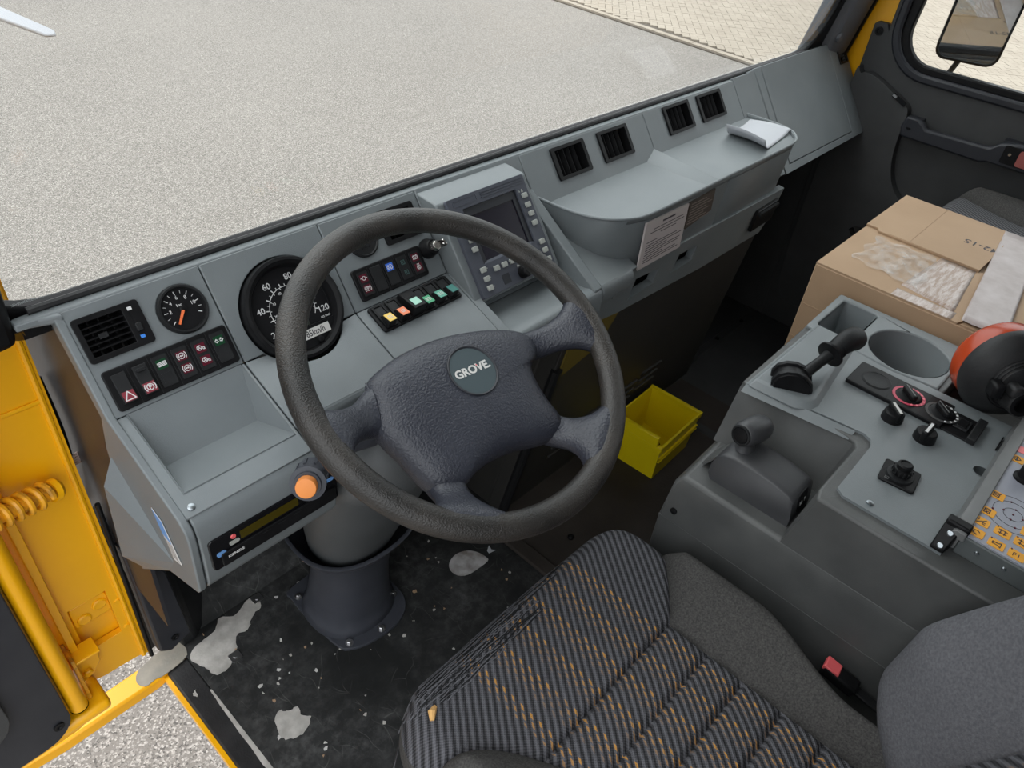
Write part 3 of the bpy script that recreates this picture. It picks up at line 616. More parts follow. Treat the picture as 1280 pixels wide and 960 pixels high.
# --- left section: vent, gauge, switch row on the upper face, storage pocket below
MB().plate(rect(0.196, 0.3612, -0.1335, 0), [hsq(0.203, 0.273, 0.016, 0.064), circ(0.0304, 40, 0.321, -0.0435)], -TH, 0).build('left_panel', 'dash', dash, UM, bevel=0.0015)
fr, f, W, H, iw, ix = vent_grille(0.203, 0.273, 0.016, 0.064, 3, 5, slider=True, label='black air vent with a temperature slider')
MB().box(0.0245, 0.0275, -0.008, 0.014, 0.003, 0.0044).build('slider_slot', 'black', fr, f)
MB().box(0.0225, 0.0295, -0.010, 0.0, 0.004, 0.009).build('slider', 'soft_black', fr, f, bevel=0.001)
MB().box(0.0235, 0.0285, 0.0165, 0.0205, 0.003, 0.0046).build('white_mark', 'glyph', fr, f)
MB().box(0.0235, 0.0285, -0.0185, -0.0145, 0.003, 0.0046).build('blue_mark', mat('blue_mark', (0.06, 0.25, 0.75), 0.4), fr, f)
MB().box(-0.010, 0.0, -0.003, 0.003, 0.001, 0.003).build('vent_tab', 'soft_black', fr, f @ T((ix, 0, 0)))
# top lip running along the windscreen edge
def yz(n, d):  return (n, d)
MB().xprism([(0.819, 0.880), (0.842, 0.880), (0.836, 0.8872), (0.821, 0.8885)], 0.150, 1.69).build('top_lip', 'dash', dash, bevel=0.002)
MB().plate([(0.1500, 0.838), (0.155, 0.826), (0.197, 0.812), (0.197, 0.840)], [], 0.877, 0.8872).build('end_cap', 'dash', dash, bevel=0.003)
# pocket
pts = dict(c0=(0.74, 0.78), b=(0.695, 0.721), f=(0.626, 0.737))
def Lyz(s): p_ = topL - upL*s; return (p_.y, p_.z)
mb = MB()
v = [(0.2085, *pts['c0']), (0.3565, *pts['c0']), (0.344, *pts['b']), (0.220, *pts['b']), (0.209, *pts['f']), (0.3565, *pts['f'])]
mb.add(v, [(0, 1, 2, 3), (3, 2, 5, 4), (0, 3, 4), (1, 5, 2)])
ob = mb.build('storage_pocket', 'dash', dash, smooth=0, fixn=False); so = ob.modifiers.new('solid', 'SOLIDIFY'); so.thickness = 0.003; so.offset = 0
tag(ob, 'open storage pocket beneath the switch row')
mb = MB()
mb.add([(0.196, 0), (0.2088, 0), (0.2088, -0.122), (0.3562, -0.122), (0.3562, 0), (0.3612, 0), (0.3612, -0.150), (0.196, -0.150)] and [], [])
MB().plate([(0.196, 0.0), (0.2088, 0.0), (0.2092, -0.1218), (0.3566, -0.1218), (0.3566, 0.0), (0.3612, 0.0), (0.3612, -0.1505), (0.196, -0.1505)], [], -0.004, 0.0).build('pocket_rim', 'dash', dash, LM, bevel=0.0015)
MB().lathe([(0.0045, 0), (0.0045, 0.0015), (0.003, 0.0022)], 14).build('rim_screw', 'screw', dash, FL(0.207, 0.140, 0))
# side cheek with sticker
ck = [(0.818, 0.888), (0.741, 0.784), (0.604, 0.728), (0.592, 0.715), (0.589, 0.70), (0.597, 0.605), (0.604, 0.594), (0.687, 0.556), (0.80, 0.45), (0.818, 0.433), (0.784, 0.711), (0.762, 0.775), (0.838, 0.875)]
mb = MB(); mb.xprism(ck, 0.187, 0.197)
MB().xprism([(0.75, 0.78), (0.83, 0.874), (0.97, 0.82), (1.02, 0.74), (1.02, 0.30), (0.80, 0.30), (0.77, 0.72)], 0.190, 0.1955).build('end_shroud', 'trim_blue', dash)
ob = mb.build('end_cheek', 'dash', dash, bevel=0.002); tag(ob, 'grey side cheek closing the dashboard end')
mb = MB(); mb.add([(0.187, 0.775, 0.70), (0.187, 0.66, 0.60), (0.187, 0.687, 0.560), (0.187, 0.80, 0.454), (0.165, 0.80, 0.50), (0.168, 0.775, 0.66)], [(0, 1, 5), (1, 2, 4, 5), (2, 3, 4), (0, 5, 4, 3)])
mb.build('cheek_flare', 'dash', dash, smooth=0)
sk = frame((0.1862, 0, 0), (0, -1, 0), (0, 0, 1), (-1, 0, 0))
st = MB().plate([(-0.676, 0.690), (-0.655, 0.683), (-0.629, 0.625), (-0.650, 0.617)], [], 0, 0.0006).build('side_sticker', 'white_label', dash, sk); tag(st, 'blue and white data sticker on the dashboard end')
MB().plate([(-0.6755, 0.689), (-0.656, 0.6825), (-0.643, 0.652), (-0.663, 0.655)], [], 0.0006, 0.0009).build('sticker_print', 'sticker_blue', st, sk)
for k in range(5):
    c = 0.646 - 0.005*k; MB().box(-0.660 + 0.0022*k, -0.643 + 0.0022*k, c, c + 0.0016, 0.0006, 0.0009).build('sticker_line', 'ink_pale', st, sk)
# tachograph housing under the pocket
th = [(0.604, 0.7265), (0.597, 0.721), (0.592, 0.710), (0.589, 0.695), (0.590, 0.65), (0.594, 0.612), (0.600, 0.601), (0.612, 0.595), (0.70, 0.60), (0.70, 0.70)]
MB().xprism(th, 0.1985, 0.385).build('recorder_housing', 'dash', dash, bevel=0.002)
# --- gauge panel
ha = math.asin(-(0.1335 - 0.094)/0.0725)
arch = [(0.4535 + 0.0725*math.cos(a_), -0.094 + 0.0725*math.sin(a_)) for a_ in [PI - ha + (2*ha - PI)*i/40 for i in range(41)]]
MB().plate([(0.3630, 0.0), (0.3630, -0.1335)] + arch + [(0.5388, -0.1335), (0.5388, 0.0)], [], -TH, 0).build('gauge_panel', 'dash', dash, UM, bevel=0.0015)
notch = []
for i in range(25):
    dx = -0.0595 + 0.119*i/24; s = (0.094 - 0.133 + math.sqrt(max(0.0725**2 - dx*dx, 0)))/0.848
    notch.append((0.4535 + dx, -max(s, 0)))
MB().plate([(0.3630, 0.0)] + notch + [(0.5388, 0.0), (0.5388, -0.1085), (0.3630, -0.1085)], [], -TH, 0).build('gauge_lower_panel', 'dash', dash, LM, bevel=0.0015)
MB().xprism([Lyz(0.1085), (0.6345, 0.735), (0.636, 0.722), (0.66, 0.722), (0.70, 0.745)], 0.3630, 0.5388).build('gauge_panel_nose', 'dash', dash, bevel=0.002)
MB().loft([[(0.4535 + 0.0735*math.cos(a_), -0.094 + 0.0735*math.sin(a_), z) for a_ in [2*PI*i/48 for i in range(48)]] for z in (-0.03, 0.001)], cap=False).build('gauge_well', 'dash', dash, UM)
# --- switch panel
MB().plate(rect(0.5405, 0.7168, -0.1335, 0), [hsq(0.637, 0.700, 0.014, 0.060)], -TH, 0).build('switch_panel_upper', 'dash', dash, UM, bevel=0.0015)
MB().plate([(0.5405, 0), (0.5405, -0.1085), (0.618, -0.1085), (0.632, -0.122), (0.640, -0.150), (0.7168, -0.150), (0.7168, 0)], [], -TH, 0).build('switch_panel_lower', 'dash', dash, LM, bevel=0.0015)
vent_grille(0.637, 0.700, 0.014, 0.060, 2, 3, label='black air vent behind the steering wheel rim')
ob = MB().lathe([(0.026, 0), (0.026, 0.003), (0.0235, 0.0042), (0.022, 0.0025), (0.010, 0.0035), (0.002, 0.004)], 36).build('speaker_cover', 'soft_black', dash, FU(0.597, 0.041, 0)); tag(ob, 'round black perforated speaker cover')
for i in range(5):
    for j in range(5):
        if abs(i-2)+abs(j-2) < 4: MB().lathe([(0.0011, 0.0030), (0.0011, 0.0046)], 6, ((i-2)*0.006, (j-2)*0.006)).build('speaker_hole', 'black', ob, FU(0.597, 0.041, 0))
# --- display housing with hood
hood = [(0.006, -0.004), (0.004, 0.0), (0.030, 0.030), (0.034, 0.0335), (0.197, 0.0345), (0.203, 0.0), (0.203, -0.03), (0.10, -0.05)]
def UX(u, t, h): return Vector((u, 0, 0)) + topU - upU*t + nU*h
MB().loft([[UX(0.7205, t, h) for t, h in hood], [UX(0.9200, t, h) for t, h in hood]]).build('display_housing', 'dash', dash, bevel=0.003)
MB().plate(rect(0.7185, 0.9538, -0.04, 0), [], -TH, 0).build('housing_base', 'dash', dash, UM, bevel=0.0015)
# tray below the display
MB().xprism([(0.695, 0.722), (0.625, 0.7235), (0.612, 0.727), (0.602, 0.724), (0.596, 0.715), (0.597, 0.66), (0.607, 0.66), (0.608, 0.712), (0.69, 0.712)], 0.7185, 0.9535).build('tray', 'dash', dash, bevel=0.003, seg=3)
MB().xprism([(0.72, 0.762), (0.70, 0.757), (0.694, 0.722), (0.72, 0.72)], 0.7185, 0.9535).build('tray_back', 'dash', dash)
MB().add([(0.7165, *Lyz(0.0)), (0.7165, *Lyz(0.17)), (0.7332, *Lyz(0.147)), (0.7332, *Lyz(0.03)), (0.7165, 0.60, 0.69), (0.7332, 0.60, 0.69)], [(0, 1, 2, 3), (1, 4, 5, 2)]).build('tray_left_edge', 'dash', dash, smooth=0)
rw_ = [(UX(0.934, 0.06, 0.0)), Vector((0.934, 0.602, 0.7265)), Vector((0.9538, 0.602, 0.7275)), UX(0.9538, 0.06, 0.004), ]
MB().add(rw_ + [p_ - Vector((0, 0, 0.06)) for p_ in rw_], [(0,1,2,3),(7,6,5,4),(0,4,5,1),(1,5,6,2),(2,6,7,3),(3,7,4,0)]).build('tray_right_edge', 'dash', dash, bevel=0.002)
# --- vent panels and shelf pod on the right
V4 = [(1.033, 1.121), (1.168, 1.256), (1.393, 1.484), (1.523, 1.616)]
MB().plate(rect(0.9552, 1.3235, -0.13, 0), [hsq(a, b, 0.0105, 0.0645) for a, b in V4[:2]], -TH, 0).build('vent_panel', 'dash', dash, UM, bevel=0.0015)
MB().plate(rect(1.3250, 1.6880, -0.13, 0), [hsq(a, b, 0.006, 0.060) for a, b in V4[2:]], -TH, 0).build('vent_panel', 'dash', dash, UM, bevel=0.0015)
for i, (a, b) in enumerate(V4):
    t0 = 0.0105 if i < 2 else 0.006
    vent_grille(a, b, t0, t0 + 0.054, 4, 0, label='square black air vent above the shelf')
MB().plate(rect(0.9552, 1.06, -0.146, -0.02), [], -0.010, 0).build('shelf_foot', 'dash', dash, LM, bevel=0.0015)
MB().xprism([Lyz(0.1455), (0.600, 0.724), (0.5965, 0.714), (0.6015, 0.690), (0.62, 0.69), (0.64, 0.735)], 0.9552, 1.045).build('shelf_foot_nose', 'dash', dash, bevel=0.002)
def pod_ring(z, off, sx=0.0):
    o = [(0.962 + sx, 0.785), (0.966 + sx, 0.73), (0.975 + sx, 0.685), (0.995 + sx, 0.648), (1.025 + sx*.8, 0.625), (1.070 + sx*.5, 0.611), (1.20, 0.609), (1.35, 0.610), (1.50, 0.611), (1.63, 0.614), (1.672, 0.628), (1.70, 0.655), (1.712, 0.70), (1.708, 0.785)]
    return [(x, y + off, z) for x, y in o]
r1 = pod_ring(0.822, 0); r2 = pod_ring(0.77, 0.004, 0.006); r3 = pod_ring(0.712, 0.010, 0.020); r3b = pod_ring(0.703, 0.018, 0.022)
def pinch(r, k):
    cx, cy = 1.33, 0.70
    out = []
    for x, y, z in r:
        L_ = math.hypot(x-cx, y-cy); out.append((x + (cx-x)/L_*k, y + (cy-y)/L_*k*0.9 if y < 0.775 else y, z))
    return out
rows = [r3b, r3, r2, r1, pinch([(x, y, 0.8235) for x, y, z in r1], 0.0015), pinch([(x, y, 0.8235) for x, y, z in r1], 0.005), pinch([(x, y, 0.813) for x, y, z in r1], 0.006)]
def cutrow(r, left):       # split a row at the joint x = 1.352
    A = [p_ for p_ in r if p_[0] < 1.34]; B = [p_ for p_ in r if p_[0] > 1.36]; a_, b_ = A[-1], B[0]
    def at_(x): k = (x - a_[0])/(b_[0] - a_[0]); return tuple(a_[i] + (b_[i] - a_[i])*k for i in range(3))
    return A + [at_(1.3512)] if left else [at_(1.3530)] + B
for left in (True, False):
    ob = MB().loft([cutrow(r, left) for r in rows], cap=False, close=False).build('shelf_wall', 'dash', dash, smooth=50); tag(ob, 'curved front wall of the dashboard shelf')
    so = ob.modifiers.new('s', 'SOLIDIFY'); so.thickness = 0.003; so.offset = -1
top = pinch([(x, y, 0.8135) for x, y, z in r1], 0.0055)
lf = [p_ for p_ in top if p_[0] < 1.34]; rg = [p_ for p_ in top if p_[0] > 1.34]
MB().prism([(x, y) for x, y, z in lf] + [(1.318, lf[-1][1]), (1.318, 0.785)], 0.806, 0.8125).build('shelf_floor', 'dash', dash)
MB().prism([(1.322, rg[0][1])] + [(x, y) for x, y, z in rg] + [(1.322, 0.785)], 0.806, 0.8175).build('shelf_floor', 'dash', dash)
MB().loft([[(1.296, 0.612, 0.8125), (1.325, 0.612, 0.8185), (1.325, 0.612, 0.806), (1.296, 0.612, 0.806)], [(1.286, 0.782, 0.8125), (1.325, 0.782, 0.828), (1.325, 0.782, 0.806), (1.286, 0.782, 0.806)]]).build('shelf_step', 'dash', dash, bevel=0.001)
# lip bead along the shelf edge
MB().tube([(x, y, z + 0.0012) for x, y, z in smoothcurve(pinch(r1, 0.002), 4)], 0.0028, 8).build('shelf_lip', 'dash', dash)
# panel below the pod with two cut-outs
lp = frame((0, 0.622, 0.705), (1, 0, 0), Vector((0, -0.12, 1)).normalized(), X1.cross(Vector((0, -0.12, 1)).normalized()))
cuts = [[(1.088, -0.065), (1.165, -0.060), (1.170, -0.028), (1.092, -0.022)], [(1.235, -0.063), (1.305, -0.058), (1.310, -0.026), (1.240, -0.022)]]
MB().plate([(0.957, 0.012), (0.957, -0.075), (1.06, -0.09), (1.38, -0.108), (1.635, -0.108), (1.662, -0.06), (1.668, 0.004)], cuts, -0.01, 0.006).build('lower_panel', 'dash', dash, lp, bevel=0.0015)
MB().box(1.06, 1.34, -0.075, -0.012, -0.06, -0.055).build('cutout_back', 'engine_cover', dash, lp)
for c in cuts:
    MB().plate([(c[0][0]-.004, c[0][1]-.005), (c[1][0]+.003, c[1][1]-.005), (c[1][0]+.003, c[1][1]), (c[0][0]-.004, c[0][1])], [], 0.004, 0.0075).build('cutout_edge', 'dash', dash, lp)
lk = MB().prism(rrect(0.10, 0.055, 0.006, 3), 0, 0.010).build('shelf_latch', 'black', dash, lp @ T((1.60, -0.045, 0.004)) @ RZ(0.05), bevel=0.002); tag(lk, 'black latch block at the end of the lower panel')
MB().prism(rrect(0.085, 0.010, 0.004, 3, 0, 0.018), 0.010, 0.016).build('latch_bar', 'soft_black', lk, lp @ T((1.60, -0.045, 0.004)) @ RZ(0.05))
for x, y in ((0.990, -0.015), (1.02, -0.004), (1.025, -0.035)):
    MB().lathe([(0.003, 0.005), (0.003, 0.0075)], 8, (x, y)).build('panel_screw', 'screw', dash, lp)
# stickers on the pod front
pf = frame((0, 0.6075, 0.706), (1, 0, 0), Vector((0, 0.0, 1)), (0, -1, 0))
s1 = MB().plate([(1.068, 0.009), (1.208, 0.010), (1.203, 0.102), (1.066, 0.104)], [], -0.003, 0.0006).build('notice_sticker', 'sticker_pale', dash, pf); tag(s1, 'pale printed notice stuck on the shelf front')
text('notice_heading', 'NOTICE', 0.008, 'ink', s1, pf @ T((1.138, 0.092, 0.0008)), 0.0002) if False else None
for k, (a, b, y) in enumerate(((1.12, 1.16, 0.092), (1.095, 1.19, 0.084), (1.085, 1.195, 0.078), (1.12, 1.17, 0.072), (1.08, 1.115, 0.060), (1.08, 1.18, 0.054), (1.08, 1.197, 0.049), (1.08, 1.15, 0.044), (1.08, 1.195, 0.039), (1.08, 1.19, 0.034), (1.08, 1.14, 0.029), (1.08, 1.185, 0.024), (1.08, 1.195, 0.019))):
    MB().box(a, b, y, y + (0.0036 if k == 0 else 0.0013), 0.0006, 0.001).build('print_line', 'ink', s1, pf, smooth=0)
s2 = MB().plate([(1.212, 0.046), (1.30, 0.060), (1.296, 0.106), (1.208, 0.102)], [], -0.004, 0.0005).build('warning_sticker', 'sticker_brown', dash, pf); tag(s2, 'small brown warning sticker with pale print')
for k in range(8):
    y = 0.096 - 0.0058*k; MB().box(1.214, 1.23 + 0.062*(0.6 + 0.4*((k*7) % 5)/4), y, y + 0.0016, 0.0004, 0.001).build('print_line', 'ink_pale', s2, pf, smooth=0)
# --- far right: filler strip and glovebox
MB().plate(rect(1.6895, 1.765, -0.245, 0.008), [], -TH, 0.0).build('filler_strip', 'dash', dash, UM, bevel=0.0015)
MB().plate(rect(1.7665, 1.795, -0.248, 0.011), [], -TH, -0.002).build('filler_strip', 'dash', dash, UM, bevel=0.0015)
MB().plate([(1.7965, 0.0135), (2.305, 0.0135), (2.305, -0.16), (2.285, -0.235), (2.265, -0.246), (1.7965, -0.250)], [rect(1.826, 2.205, -0.231, 0.004), rect(2.247, 2.294, -0.048, -0.006)], -TH, 0).build('glovebox_frame', 'dash', dash, UM, bevel=0.002)
gd = MB().plate(rect(1.8275, 2.2035, -0.2295, 0.0135), [], -TH, 0.0008).build('glovebox_door', 'dash', dash, UM, bevel=0.002); tag(gd, 'flat grey glovebox lid')
fr = MB().plate(rrect(0.052, 0.047, 0.003, 2, 2.2705, -0.027), [rect(2.25, 2.291, -0.046, -0.008)], -0.003, 0.003).build('air_vent', 'black', dash, UM, bevel=0.001); tag(fr, 'small black corner air vent')
MB().box(2.245, 2.296, -0.05, -0.004, -0.02, -0.016).build('vent_duct', 'black', fr, UM)
for k in range(4): MB().box(2.25, 2.291, -0.0405 + 0.0085*k - .0009, -0.0405 + 0.0085*k + .0009, -0.010, 0.001).build('slat', 'soft_black', fr, UM, smooth=0)
MB().xprism([(0.692, 0.682), (0.70, 0.69), (0.80, 0.69), (0.80, 0.68)], 1.72, 2.29).build('glovebox_underside', 'dash', dash)

# ================================================================ INSTRUMENTS
def arc_pts(r, a0, a1, n): return [(r*math.cos(math.radians(a0+(a1-a0)*i/n)), r*math.sin(math.radians(a0+(a1-a0)*i/n))) for i in range(n+1)]
def ring_arc(r0, r1, a0, a1, n, z): 
    o = arc_pts(r1, a0, a1, n) + arc_pts(r0, a1, a0, n); return MB().plate(o, [], z, z + 0.0003)
def tick(a, r0, r1, wd, z):
    a = math.radians(a); c, s = math.cos(a), math.sin(a)
    return [(r0*c - wd*s, r0*s + wd*c), (r0*c + wd*s, r0*s - wd*c), (r1*c + wd*s, r1*s - wd*c), (r1*c - wd*s, r1*s + wd*c)]
# speedometer
SF = FU(0.4535, 0.094, 0)
sp = thing('speedometer', 'large round black speedometer dial with white numerals up to 120', 'speedometer', mw=SF)
MB().lathe([(0.0705, -0.02), (0.0705, 0.010), (0.069, 0.014), (0.065, 0.015), (0.0605, 0.012), (0.058, 0.004), (0.057, 0.0010)], 64, cap=False).build('bezel', 'black', sp, SF)
MB().lathe([(0.0575, -0.004), (0.0575, 0.0012)], 64).build('dial', 'dial', sp, SF, smooth=0)
sm_ = 'glyph'; Z0 = 0.0014
A0, A1 = 216.0, -24.0         # 20 .. 125 km/h
def va(v): return A0 + (A1 - A0) * (v - 18) / (122 - 18)
mb = ring_arc(0.0318, 0.0326, va(17), va(125), 60, Z0)
for v in range(20, 121, 5):
    big = v % 10 == 0; mb.prism(tick(va(v), 0.0318 if not big else 0.0318, 0.0355 if not big else 0.0372, 0.0004 if not big else 0.0007, 0), Z0, Z0 + 0.0003)
for v in range(20, 121, 10): mb.prism(tick(va(v*0.98), 0.0295, 0.0318, 0.0004, 0), Z0, Z0 + 0.0003)
mb.build('scale_marks', sm_, sp, SF, smooth=0)
for v in range(20, 121, 20):
    a = math.radians(va(v)); r = 0.0445
    text('numeral', str(v), 0.0118, sm_, sp, SF @ T((r*math.cos(a), r*math.sin(a), Z0)), 0.0001)
for i, v in enumerate(range(10, 76, 10)):
    a = math.radians(va(v*1.609)); r = 0.0262
    text('numeral', str(v), 0.0052, sm_, sp, SF @ T((r*math.cos(a), r*math.sin(a), Z0)))
text('unit_text', '125 km/h', 0.0042, sm_, sp, SF @ T((0.0405, -0.0255, Z0)))
MB().prism(rect(-0.014, 0.014, -0.028, -0.017), Z0, Z0 + 0.0004).build('odometer_window', mat('lcd', (0.03, 0.035, 0.028), 0.3), sp, SF)
text('small_print', 'km/h', 0.004, sm_, sp, SF @ T((0.002, -0.0315, Z0)))
lo = arc_pts(0.058, -30, -150, 20)
MB().plate([lo[-1], lo[0]] + lo[1:-1], [], 0.0, 0.006).build('lower_cover', 'black', sp, SF, bevel=0.0006)
ls = MB().prism(rect(-0.040, 0.037, -0.0085, 0.0040), 0.006, 0.0066).build('limit_label', 'white_label', sp, SF @ T((0, -0.0372, 0)))
text('limit_text', 'Limit = 85km/h', 0.0118, 'ink', ls, SF @ T((-0.0015, -0.0397, 0.0066)), 0.0002, ax=0.84)
MB().lathe([(0.0045, 0.006), (0.004, 0.0105), (0.003, 0.011)], 16, (0.016, -0.0515)).build('reset_knob', 'black', sp, SF)
MB().plate(arc_pts(0.0535, -31, 60, 24) + arc_pts(0.0528, 60, -31, 24), [], 0.0013, 0.0022).build('glass_edge', 'soft_black', sp, SF)
MB().prism([(-0.0012, -0.006), (0.0012, -0.006), (0.0006, 0.032), (-0.0006, 0.032)], 0.003, 0.004).build('needle', 'needle', sp, SF @ RZ(math.radians(va(12) - 90)))
MB().lathe([(0.006, 0.0), (0.006, 0.005), (0.004, 0.006)], 20).build('needle_hub', 'black', sp, SF)
# air pressure gauge
GF = FU(0.321, 0.0435, 0)
pg = thing('pressure_gauge', 'small round black brake pressure gauge with orange needle', 'gauge', mw=GF)
MB().lathe([(0.0308, -0.006), (0.0308, 0.004), (0.029, 0.007), (0.0268, 0.0068), (0.0262, 0.003), (0.026, 0.0014)], 48, cap=False).build('bezel', 'soft_black', pg, GF)
MB().lathe([(0.0263, -0.002), (0.0263, 0.0012)], 48).build('dial', 'dial', pg, GF, smooth=0)
mb = MB()
for k in range(13):
    mb.prism(tick(218 - 20.5*k, 0.0195 if k % 2 else 0.0185, 0.0232, 0.0003 if k % 2 else 0.0005, 0), Z0, Z0 + 0.0003)
mb.build('scale_marks', sm_, pg, GF, smooth=0)
for v, k in ((2, 2), (4, 4), (6, 6), (8, 8), (10, 10)):
    a = math.radians(218 - 20.5*k); text('numeral', str(v), 0.0066, sm_, pg, GF @ T((0.0152*math.cos(a), 0.0152*math.sin(a), Z0)))
text('unit_text', 'bar', 0.0052, sm_, pg, GF @ T((-0.002, 0.006, Z0)))
MB().prism([(-0.0018, 0.002), (0.0018, 0.002), (0.0012, 0.0205), (-0.0012, 0.0205)], 0.0042, 0.0050).build('needle', 'needle', pg, GF @ RZ(math.radians(232 - 90)))
MB().lathe([(0.0045, 0.0), (0.0045, 0.004), (0.003, 0.0048)], 18).build('needle_hub', 'black', pg, GF)

# --- switch rows
def strokes(name, segs, wd, m, parent, f, z):
    mb = MB()
    for (x0, y0, x1, y1) in segs:
        d = Vector((x1-x0, y1-y0, 0)); d.normalize(); n_ = Vector((-d.y, d.x, 0))*wd/2; e = d*wd*0.3
        a, b = Vector((x0, y0, 0)) - e, Vector((x1, y1, 0)) + e
        q = [a-n_, a+n_, b+n_, b-n_]; mb.prism([(p_.x, p_.y) for p_ in q][::-1], z, z + 0.00025)
    return mb.build(name, m, parent, f, smooth=0)
def circ_seg(r, n=14, a0=0, a1=360, cx=0, cy=0):
    P = [(cx + r*math.cos(math.radians(a0+(a1-a0)*i/n)), cy + r*math.sin(math.radians(a0+(a1-a0)*i/n))) for i in range(n+1)]
    return [(*P[i], *P[i+1]) for i in range(n)]
ICON = {
 'hazard': [(-.5,-.4,.5,-.4),(.5,-.4,0,.5),(0,.5,-.5,-.4)],
 'park': circ_seg(.33) + circ_seg(.55, 5, 140, 220) + circ_seg(.55, 5, -40, 40) + [(-.08,-.2,-.08,.2),(-.08,.2,.08,.2),(.08,.2,.14,.1),(.14,.1,.08,0),(.08,0,-.08,0)],
 'abs': circ_seg(.36) + circ_seg(.58, 5, 140, 220) + circ_seg(.58, 5, -40, 40) + [(-.2,0,.2,0),(-.1,-.08,-.1,.08),(.1,-.08,.1,.08)],
 'axle': circ_seg(.3, 12, 0, 360, -.15, .05) + circ_seg(.12, 8, 0, 360, .35, -.1) + [(-.15,.05,-.15,.3),(-.15,.05,-.35,-.1),(-.15,.05,.05,-.1),(.3,-.25,.5,-.25)],
 'arrows': [(-.55,0,-.3,.25),(-.55,0,-.3,-.25),(-.3,.25,-.3,.1),(-.3,-.25,-.3,-.1),(-.3,.1,-.1,.1),(-.3,-.1,-.1,-.1),(.55,0,.3,.25),(.55,0,.3,-.25),(.3,.25,.3,.1),(.3,-.25,.3,-.1),(.3,.1,.1,.1),(.3,-.1,.1,-.1)],
 'trailer': [(-.5,.2,.5,.25),(-.5,.05,.5,.1),(-.5,-.1,.4,-.05),(-.45,-.22,.5,-.2),(-.5,.2,-.5,.05),(.5,.25,.5,-.2)],
 'converter': circ_seg(.28) + [(-.55,.05,-.3,.05),(.3,-.02,.55,-.02),(-.55,.05,-.42,.18)],
 'beam': circ_seg(.35, 8, -90, 90, .1, 0) + [(.1,.35,.1,-.35),(-.15,.28,-.5,.28),(-.15,.1,-.5,.1),(-.15,-.1,-.5,-.1),(-.15,-.28,-.5,-.28)],
 'battery': [(-.42,-.25,.42,-.25),(.42,-.25,.42,.22),(.42,.22,-.42,.22),(-.42,.22,-.42,-.25),(-.25,.22,-.25,.35),(.25,.22,.25,.35),(-.25,0,-.1,0),(.1,0,.25,0)],
 'temp': circ_seg(.32) + [(0,.5,0,-.1),(-.12,-.15,.12,-.15),(.0,.3,.12,.3),(-.2,.5,.2,.5)],
 'door': [(-.3,-.3,.3,-.3),(.3,-.3,.3,.3),(.3,.3,-.3,.3),(-.3,.3,-.3,-.3),(0,-.3,0,.3)],
}
def icon(name, kind, sz, m, parent, f, z): return strokes(name, [(a*sz, b*sz, c*sz, d*sz) for a, b, c, d in ICON[kind]], sz*0.095, m, parent, f, z)
